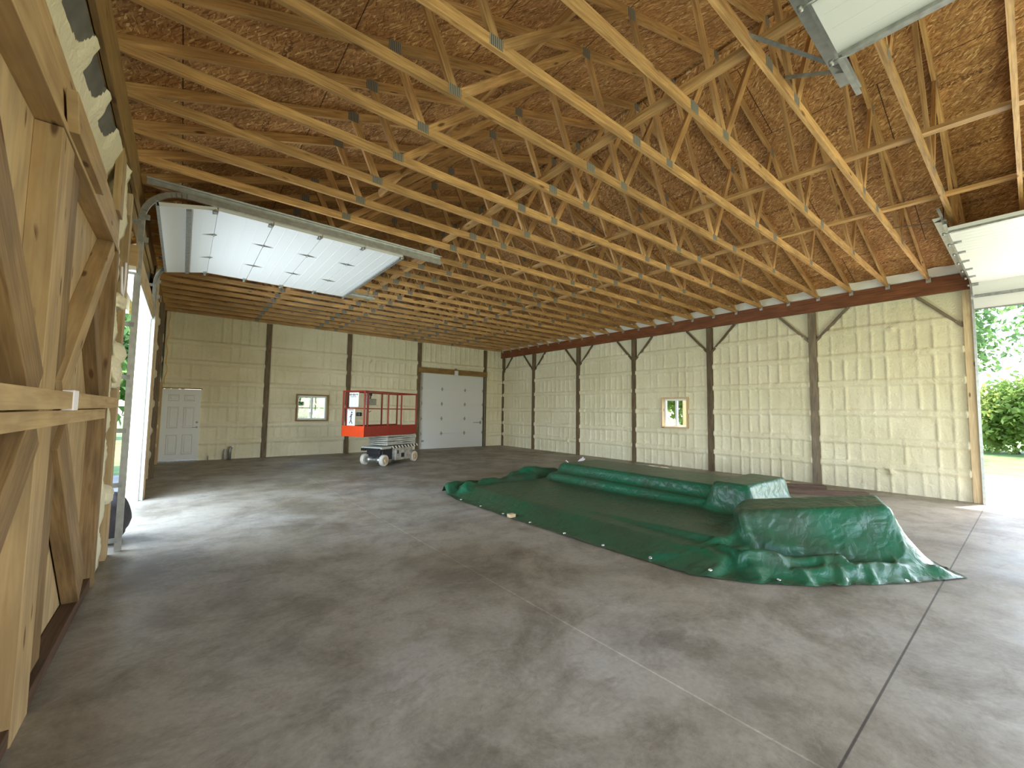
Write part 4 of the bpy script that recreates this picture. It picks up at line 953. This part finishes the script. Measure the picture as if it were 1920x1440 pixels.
# ------------------------------------------------------------------ tarpaulin over the stacked boards (draped by a small cloth relaxation)
def heightfield():
    x0, y0, st = 3.2, -.2, .015
    X = np.arange(x0, 9.2, st); Y = np.arange(y0, 8.2, st); xx, yy = np.meshgrid(X, Y, indexing='ij')
    H = np.zeros_like(xx)
    def boxh(xa, xb, ya, yb, h):
        ins = (xx > xa) & (xx < xb) & (yy > ya) & (yy < yb); np.maximum(H, np.where(ins, h, 0), out=H)
    boxh(4.36, 7.6, 1.95, 6.65, .125)
    ramp = .125*np.clip((xx-3.92)/.44, 0, 1); np.maximum(H, np.where((xx < 4.4) & (yy > 1.95) & (yy < 6.65), ramp, 0), out=H)
    boxh(4.62, 7.6, 2.15, 6.5, .12+.07*np.clip((4.6-yy)/2.2, 0, 1))
    boxh(6.15, 7.6, 2.3, 6.45, .27)
    boxh(6.36, 7.6, 2.8, 6.35, .46)
    boxh(6.02, 7.4, 2.42, 2.98, .58)
    # bundle laid askew at the near right corner
    A = np.array([5.06, 2.10]); Bv = np.array([5.92, 1.00]); D = np.array([5.58, 2.30])
    e1 = Bv-A; e2 = D-A; det = e1[0]*e2[1]-e1[1]*e2[0]
    px, py = xx-A[0], yy-A[1]; s = (px*e2[1]-py*e2[0])/det; t = (e1[0]*py-e1[1]*px)/det
    ins = (s > 0) & (s < 1) & (t > 0) & (t < 1)
    Lq = [np.hypot(*e1), np.hypot(*e2)]
    out = np.hypot(np.maximum(np.maximum(-s, s-1), 0)*Lq[0], np.maximum(np.maximum(-t, t-1), 0)*Lq[1])
    hm = .45+.14*np.clip(s, 0, 1)+.05*np.clip(t, 0, 1)
    tent = np.where(out < .10, hm-2.4*out, hm-.24-1.25*(out-.10))
    np.maximum(H, np.where((t < 1.0) & (out < .6), np.maximum(tent, 0), 0), out=H)
    # gathered folds lying on the floor along the bundle and along the left end
    def fold(pts, h, r, seed):
        pts = np.array(pts, float); best = np.full_like(xx, 9.)
        for a, b in zip(pts, pts[1:]):
            dv = b-a; tt = np.clip(((xx-a[0])*dv[0]+(yy-a[1])*dv[1])/dv.dot(dv), 0, 1)
            best = np.minimum(best, np.hypot(xx-a[0]-tt*dv[0]+.05*vnoise(xx*5, yy*5, seed), yy-a[1]-tt*dv[1]+.05*vnoise(xx*5, yy*5, seed+1)))
        np.maximum(H, h*(1+.9*vnoise(xx*4, yy*4, seed+2))*np.exp(-(best/r)**2)-.004, out=H)
    fold([(4.55, 2.15), (4.45, 1.85), (4.75, 1.55), (5.10, 1.22)], .16, .075, 100)
    fold([(4.62, 1.45), (5.0, 1.20), (5.35, .98), (5.75, .78)], .11, .065, 103)
    fold([(4.35, 1.75), (4.62, 1.60)], .13, .06, 106)
    fold([(5.05, 1.5), (5.5, 1.0), (5.9, .66)], .14, .07, 109)
    fold([(5.55, .86), (5.95, .60)], .09, .06, 112)
    fold([(4.0, 2.6), (4.4, 2.15), (4.7, 2.25)], .12, .06, 115)
    fold([(3.95, 6.85), (4.5, 7.0), (5.1, 7.05), (5.7, 7.02)], .20, .10, 118)
    fold([(4.15, 6.6), (4.7, 6.82), (5.4, 6.85), (6.3, 6.95)], .20, .11, 121)
    fold([(5.6, 7.05), (6.3, 7.0), (7.0, 6.85)], .27, .14, 124)
    fold([(4.9, 6.6), (5.1, 7.1)], .13, .06, 127)
    k = np.array([1, 2, 3, 2, 1.]); k /= k.sum()
    for ax in (0, 1):
        H = np.apply_along_axis(lambda m: np.convolve(m, k, 'same'), ax, H)
    return x0, y0, st, H
HX0, HY0, HST, HF = heightfield()
def sampleH(x, y):
    fx = np.clip((x-HX0)/HST, 0, HF.shape[0]-2.001); fy = np.clip((y-HY0)/HST, 0, HF.shape[1]-2.001)
    i = fx.astype(int); j = fy.astype(int); a = fx-i; b = fy-j
    return (HF[i, j]*(1-a)+HF[i+1, j]*a)*(1-b) + (HF[i, j+1]*(1-a)+HF[i+1, j+1]*a)*b
def polyline(pts, n):
    pts = np.array(pts, float); d = np.r_[0, np.cumsum(np.hypot(*np.diff(pts, axis=0).T))]; t = np.linspace(0, d[-1], n)
    return np.c_[np.interp(t, d, pts[:, 0]), np.interp(t, d, pts[:, 1])]
def make_tarp():
    nu, nv = 190, 120                      # u along the front edge, v toward the wall
    front = polyline([(3.90, 6.98), (3.80, 6.3), (3.79, 4.83), (3.84, 3.2), (3.90, 2.09), (4.20, 1.63), (4.60, 1.27), (5.3, .82), (6.01, .46)], nu)
    back = polyline([(7.75, 7.15), (7.95, 5.5), (8.0, 3.6), (7.85, 2.7), (7.6, 2.1), (7.35, 1.65)], nu)
    left = polyline([(3.90, 6.98), (4.6, 7.12), (5.4, 7.22), (6.5, 7.3), (7.75, 7.15)], nv)
    right = polyline([(6.01, .46), (6.35, .72), (6.62, .95), (7.0, 1.35), (7.35, 1.65)], nv)
    u = np.linspace(0, 1, nu)[:, None, None]; v = np.linspace(0, 1, nv)[None, :, None]
    P2 = (1-v)*front[:, None] + v*back[:, None] + (1-u)*left[None] + u*right[None] - ((1-u)*(1-v)*front[0]+u*(1-v)*front[-1]+(1-u)*v*back[0]+u*v*back[-1])
    x, y = P2[..., 0], P2[..., 1]
    env = sampleH(x, y)
    for _ in range(14):
        e = env.copy()
        e[1:-1, 1:-1] = .25*(env[2:, 1:-1]+env[:-2, 1:-1]+env[1:-1, 2:]+env[1:-1, :-2]); env = np.maximum(e, sampleH(x, y))
    z = env+.02
    rip = .07*vnoise(u[..., 0]*38+v[..., 0]*9, v[..., 0]*5, 5)+.035*vnoise(u[..., 0]*70, v[..., 0]*44, 6)
    z = z + np.abs(rip)
    P = np.stack([x, y, z], -1)
    base = np.stack([x, y, env], -1)
    slack = 1.015+.02*np.clip(vnoise(u[..., 0]*9, v[..., 0]*7, 8)+.3, 0, 1)
    near = np.exp(-(((x-4.9)/.75)**2+((y-1.5)/.75)**2)) + .6*np.exp(-(((x-4.6)/.8)**2+((y-7.0)/.45)**2))
    slack = slack+.14*near
    cons = []
    def add(a, b, stiff, sl=True):
        L = np.linalg.norm(base[a]-base[b], axis=-1)
        if sl: L = L*.5*(slack[a]+slack[b])
        cons.append((a, b, L, stiff))
    S = np.s_
    for o in (0, 1):
        ni = (nu-1-o)//2; add(S[o:o+2*ni:2, :], S[o+1:o+1+2*ni:2, :], 1.0)
        nj = (nv-1-o)//2; add(S[:, o:o+2*nj:2], S[:, o+1:o+1+2*nj:2], 1.0)
    for o in (0, 1):
        ni = (nu-1-o)//2
        add(S[o:o+2*ni:2, :-1], S[o+1:o+1+2*ni:2, 1:], .5); add(S[o:o+2*ni:2, 1:], S[o+1:o+1+2*ni:2, :-1], .5)
    for o in range(4):
        ni = (nu-2-o)//4; 
        if ni > 0: add(S[o:o+4*ni:4, :], S[o+2:o+2+4*ni:4, :], .12)
        nj = (nv-2-o)//4
        if nj > 0: add(S[:, o:o+4*nj:4], S[:, o+2:o+2+4*nj:4], .12)
    pin = np.zeros((nu, nv)); pin[:, 0] = .8; pin[0, :] = .35; pin[-1, :] = .8; pin[:, -1] = .6
    tgt = P.copy(); edge_rip = .035*np.abs(vnoise(np.arange(nu)[:, None]*.21+0*v[..., 0], 0*u[..., 0]+v[..., 0]*20, 15))
    tgt[..., 2] = .004+edge_rip
    vel = np.zeros_like(P); dt = .018
    for step in range(85):
        prev = P.copy()
        vel[..., 2] -= 9.8*dt; vel *= .965; P = P+vel*dt
        for it in range(7):
            for a, b, L, st in cons:
                d = P[a]-P[b]; l = np.linalg.norm(d, axis=-1); c = (st*.5*(l-L)/np.maximum(l, 1e-6))[..., None]*d
                P[a] -= c; P[b] += c
            h = np.maximum(sampleH(P[..., 0], P[..., 1]), 0)+.006
            hit = P[..., 2] < h; P[..., 2] = np.where(hit, h, P[..., 2])
            P[..., :2] += pin[..., None]*(tgt[..., :2]-P[..., :2])
        P[..., 2] += (pin*.5)*(np.maximum(tgt[..., 2], sampleH(P[..., 0], P[..., 1])+.006)-P[..., 2])
        fr = np.where(hit, .55, 0)[..., None]; P[..., :2] = P[..., :2]*(1-fr)+prev[..., :2]*fr
        vel = np.clip((P-prev)/dt, -3, 3)
    Q = P.copy()
    Q[1:-1, 1:-1] = .6*P[1:-1, 1:-1]+.1*(P[2:, 1:-1]+P[:-2, 1:-1]+P[1:-1, 2:]+P[1:-1, :-2])
    return Q
TP = make_tarp()
nu, nv = TP.shape[:2]
org = np.array([6.0, 4.0, 0.0])
me = bpy.data.meshes.new('tarpaulin')
me.from_pydata([tuple(p) for p in (TP-org).reshape(-1, 3)], [], [(i*nv+j, i*nv+j+1, (i+1)*nv+j+1, (i+1)*nv+j) for i in range(nu-1) for j in range(nv-1)])
me.materials.append(TARP); me.polygons.foreach_set('use_smooth', [True]*len(me.polygons)); me.update()
bm = bmesh.new(); bm.from_mesh(me); bmesh.ops.recalc_face_normals(bm, faces=bm.faces)
if sum(f.normal.z for f in bm.faces) < 0: bmesh.ops.reverse_faces(bm, faces=bm.faces)
bm.to_mesh(me); bm.free()
tarp = bpy.data.objects.new('tarpaulin', me); COL.objects.link(tarp); tarp.location = org
tag(tarp, 'green tarpaulin draped over stacked material on the concrete floor', 'tarp')
for k in range(1, 12):
    i = int(k/12.5*nu)+4; j = 2
    c = TP[i, j]-org; du = TP[i+1, j]-TP[i-1, j]; dv = TP[i, j+2]-TP[i, j-1]
    nrm = Vector(np.cross(du, dv)).normalized(); nrm = nrm if nrm.z > 0 else -nrm
    mb = MB(); mb.lathe([(.010, 0), (.010, .004), (.017, .004), (.019, 0)], Vector(c)+nrm*.002, nrm, 14); mb.build('grommet', BRASS, tarp)

# timbers peeking out, paper, block
for i, (p0, p1, h, lab) in enumerate((((8.6, 4.3, .045), (10.35, 2.05, .045), .09, 'dark timber on the floor behind the tarp, the longer of two'), ((9.1, 4.5, .05), (10.5, 2.75, .05), .10, 'dark timber on the floor behind the tarp, nearer the wall'))):
    mb = MB(); mb.beam(p0, p1, h, .14); tag(mb.build('timber', W_OLD, bevel=.004), lab, 'timber', 'timbers behind the tarp')
mb = MB(); mb.beam((9.25, 4.45, .12), (10.2, 3.3, .12), .02, .05); tag(mb.build('board', W_STUD), 'pale thin board lying on the dark timbers behind the tarp', 'board')
mb = MB(); mb.box((3.80, 4.78, 0), (3.90, 4.86, .05)); tag(mb.build('wood_block', W_PALE, bevel=.003), 'small offcut of wood under the front edge of the tarp', 'block')
# crumpled paper on the far corner of the tarp
bm = bmesh.new(); bmesh.ops.create_grid(bm, x_segments=10, y_segments=8, size=.5)
for v in bm.verts:
    c = v.co; t = c.x
    v.co = (c.x*.42, c.y*.30, .02+.20*max(0, -t-.1)+.36*max(0, t-.05)+.05*float(vnoise(np.array([c.x*6+7]), np.array([c.y*6+7]), 91)[0]))
me = bpy.data.meshes.new('paper_wrapper'); bm.to_mesh(me); bm.free(); me.materials.append(PAPER)
o = bpy.data.objects.new('paper_wrapper', me); COL.objects.link(o); o.rotation_euler = (0, 0, -.65)
px, py = 7.25, 6.72; o.location = (px, py, float(sampleH(np.array([px]), np.array([py]))[0])+.30)
tag(o, 'crumpled white paper lying at the far corner of the tarp', 'paper')

# ------------------------------------------------------------------ outdoors
mb = MB(); mb.face([(-60, -60, -.16), (90, -60, -.16), (90, 90, -.16), (-60, 90, -.16)]); struct(mb.build('ground', GRASS))
mb = MB(); mb.box((XR+.2, -12, -.155), (17.6, 8, -.02)); struct(mb.build('driveway', GRAVEL))
mb = MB(); mb.box((-7, 2, -.155), (-.82, 13, -.03)); struct(mb.build('driveway_side', plain('grey_gravel', (.22, .21, .19), .9, noise=.15, nscale=5)))
mb = MB(); mb.box((XL-.36, 5.9, -.15), (-.60, 9.3, -.005)); struct(mb.build('door_sill', CONC))
def tree(loc, ht, cr, nleaf, seed, mat, label, low=.25, lsize=.26, group='trees outside'):
    rs = np.random.default_rng(seed); r = empty('tree', loc)
    mb = MB(); pts = [(0.12*math.sin(k*.9+seed), .1*math.cos(k*1.3+seed), ht*.85*k/8) for k in range(9)]
    mb.tube(pts, .2, 9, rs=[.024*ht*(1-.1*k) for k in range(9)])
    for k in range(10):
        a = rs.random()*6.28; z0 = ht*(.3+.05*k); L = cr*(.5+.4*rs.random())
        p = [(0, 0, z0), (L*.4*math.cos(a), L*.4*math.sin(a), z0+L*.35), (L*math.cos(a), L*math.sin(a), z0+L*.55)]
        mb.tube(p, .05, 6, rs=[.009*ht, .006*ht, .002*ht])
    mb.build('trunk', BARK, r)
    nc = 46; cc = rs.normal(size=(nc, 3)); cc /= np.linalg.norm(cc, axis=1)[:, None]; cc *= rs.random((nc, 1))**.4
    mid = (low+1)/2*ht; cc = cc*np.array([cr*.85, cr*.85, (1-low)/2*ht*.9])+np.array([0, 0, mid])
    ids = rs.integers(0, nc, nleaf); C = cc[ids]+rs.normal(size=(nleaf, 3))*cr*.17
    A = rs.normal(size=(nleaf, 3)); A /= np.linalg.norm(A, axis=1)[:, None]; Bv = np.cross(A, rs.normal(size=(nleaf, 3))); Bv /= np.linalg.norm(Bv, axis=1)[:, None]
    s = lsize*(.6+.8*rs.random((nleaf, 1)))
    V = np.stack([C-A*s, C+Bv*s*.5, C+A*s, C-Bv*s*.5], 1).reshape(-1, 3)
    me = bpy.data.meshes.new('foliage'); me.from_pydata([tuple(p) for p in V], [], [(4*i, 4*i+1, 4*i+2, 4*i+3) for i in range(nleaf)]); me.materials.append(mat)
    o = bpy.data.objects.new('foliage', me); COL.objects.link(o); o.parent = r
    return tag(r, label, 'tree', group)
tree((26.5, 3.3, -.16), 10.5, 3.3, 18000, 1, LEAF, 'leafy tree outside, nearest the frame edge of the open right doorway', low=.2, lsize=.13)
tree((34, -2.6, -.16), 12, 3.6, 6000, 2, LEAF, 'taller leafy tree outside, behind the one in the right doorway', low=.18, lsize=.17)
tree((36.5, 8.5, -.16), 11, 3.4, 3600, 3, LEAF, 'leafy tree outside, beside the jamb of the right doorway', low=.12, lsize=.26)
tree((31.5, .6, -.16), 3.4, 2.2, 9000, 4, LEAF2, 'low yellow-green bush at the edge of the grass outside', low=.0, lsize=.13)
tree((20.5, 11.0, -.16), 7, 2.4, 6000, 5, LEAF2, 'bright green tree seen through the right wall window', low=.05, lsize=.2)
tree((25, 17.2, -.16), 8, 2.8, 6000, 6, LEAF2, 'second green tree seen at the edge of the right wall window', low=.05, lsize=.24)
tree((4.6, 25, -.16), 7, 2.1, 5000, 7, LEAF, 'dark tree seen through the left half of the back window', low=.05, lsize=.22)
tree((9.0, 29, -.16), 6.5, 2.3, 5000, 8, LEAF2, 'yellow-green tree seen through the right half of the back window', low=.05, lsize=.22)
tree((-3.2, 30, -.16), 8, 3.0, 6000, 9, LEAF, 'leafy tree outside the far left doorway', low=.1, lsize=.26)
mb = MB(); mb.box((14.1, 7.72, -.16), (14.24, 7.86, 3.4)); tag(mb.build('porch_post', W_PALE), 'pale wooden post standing outside the right wall window', 'post')
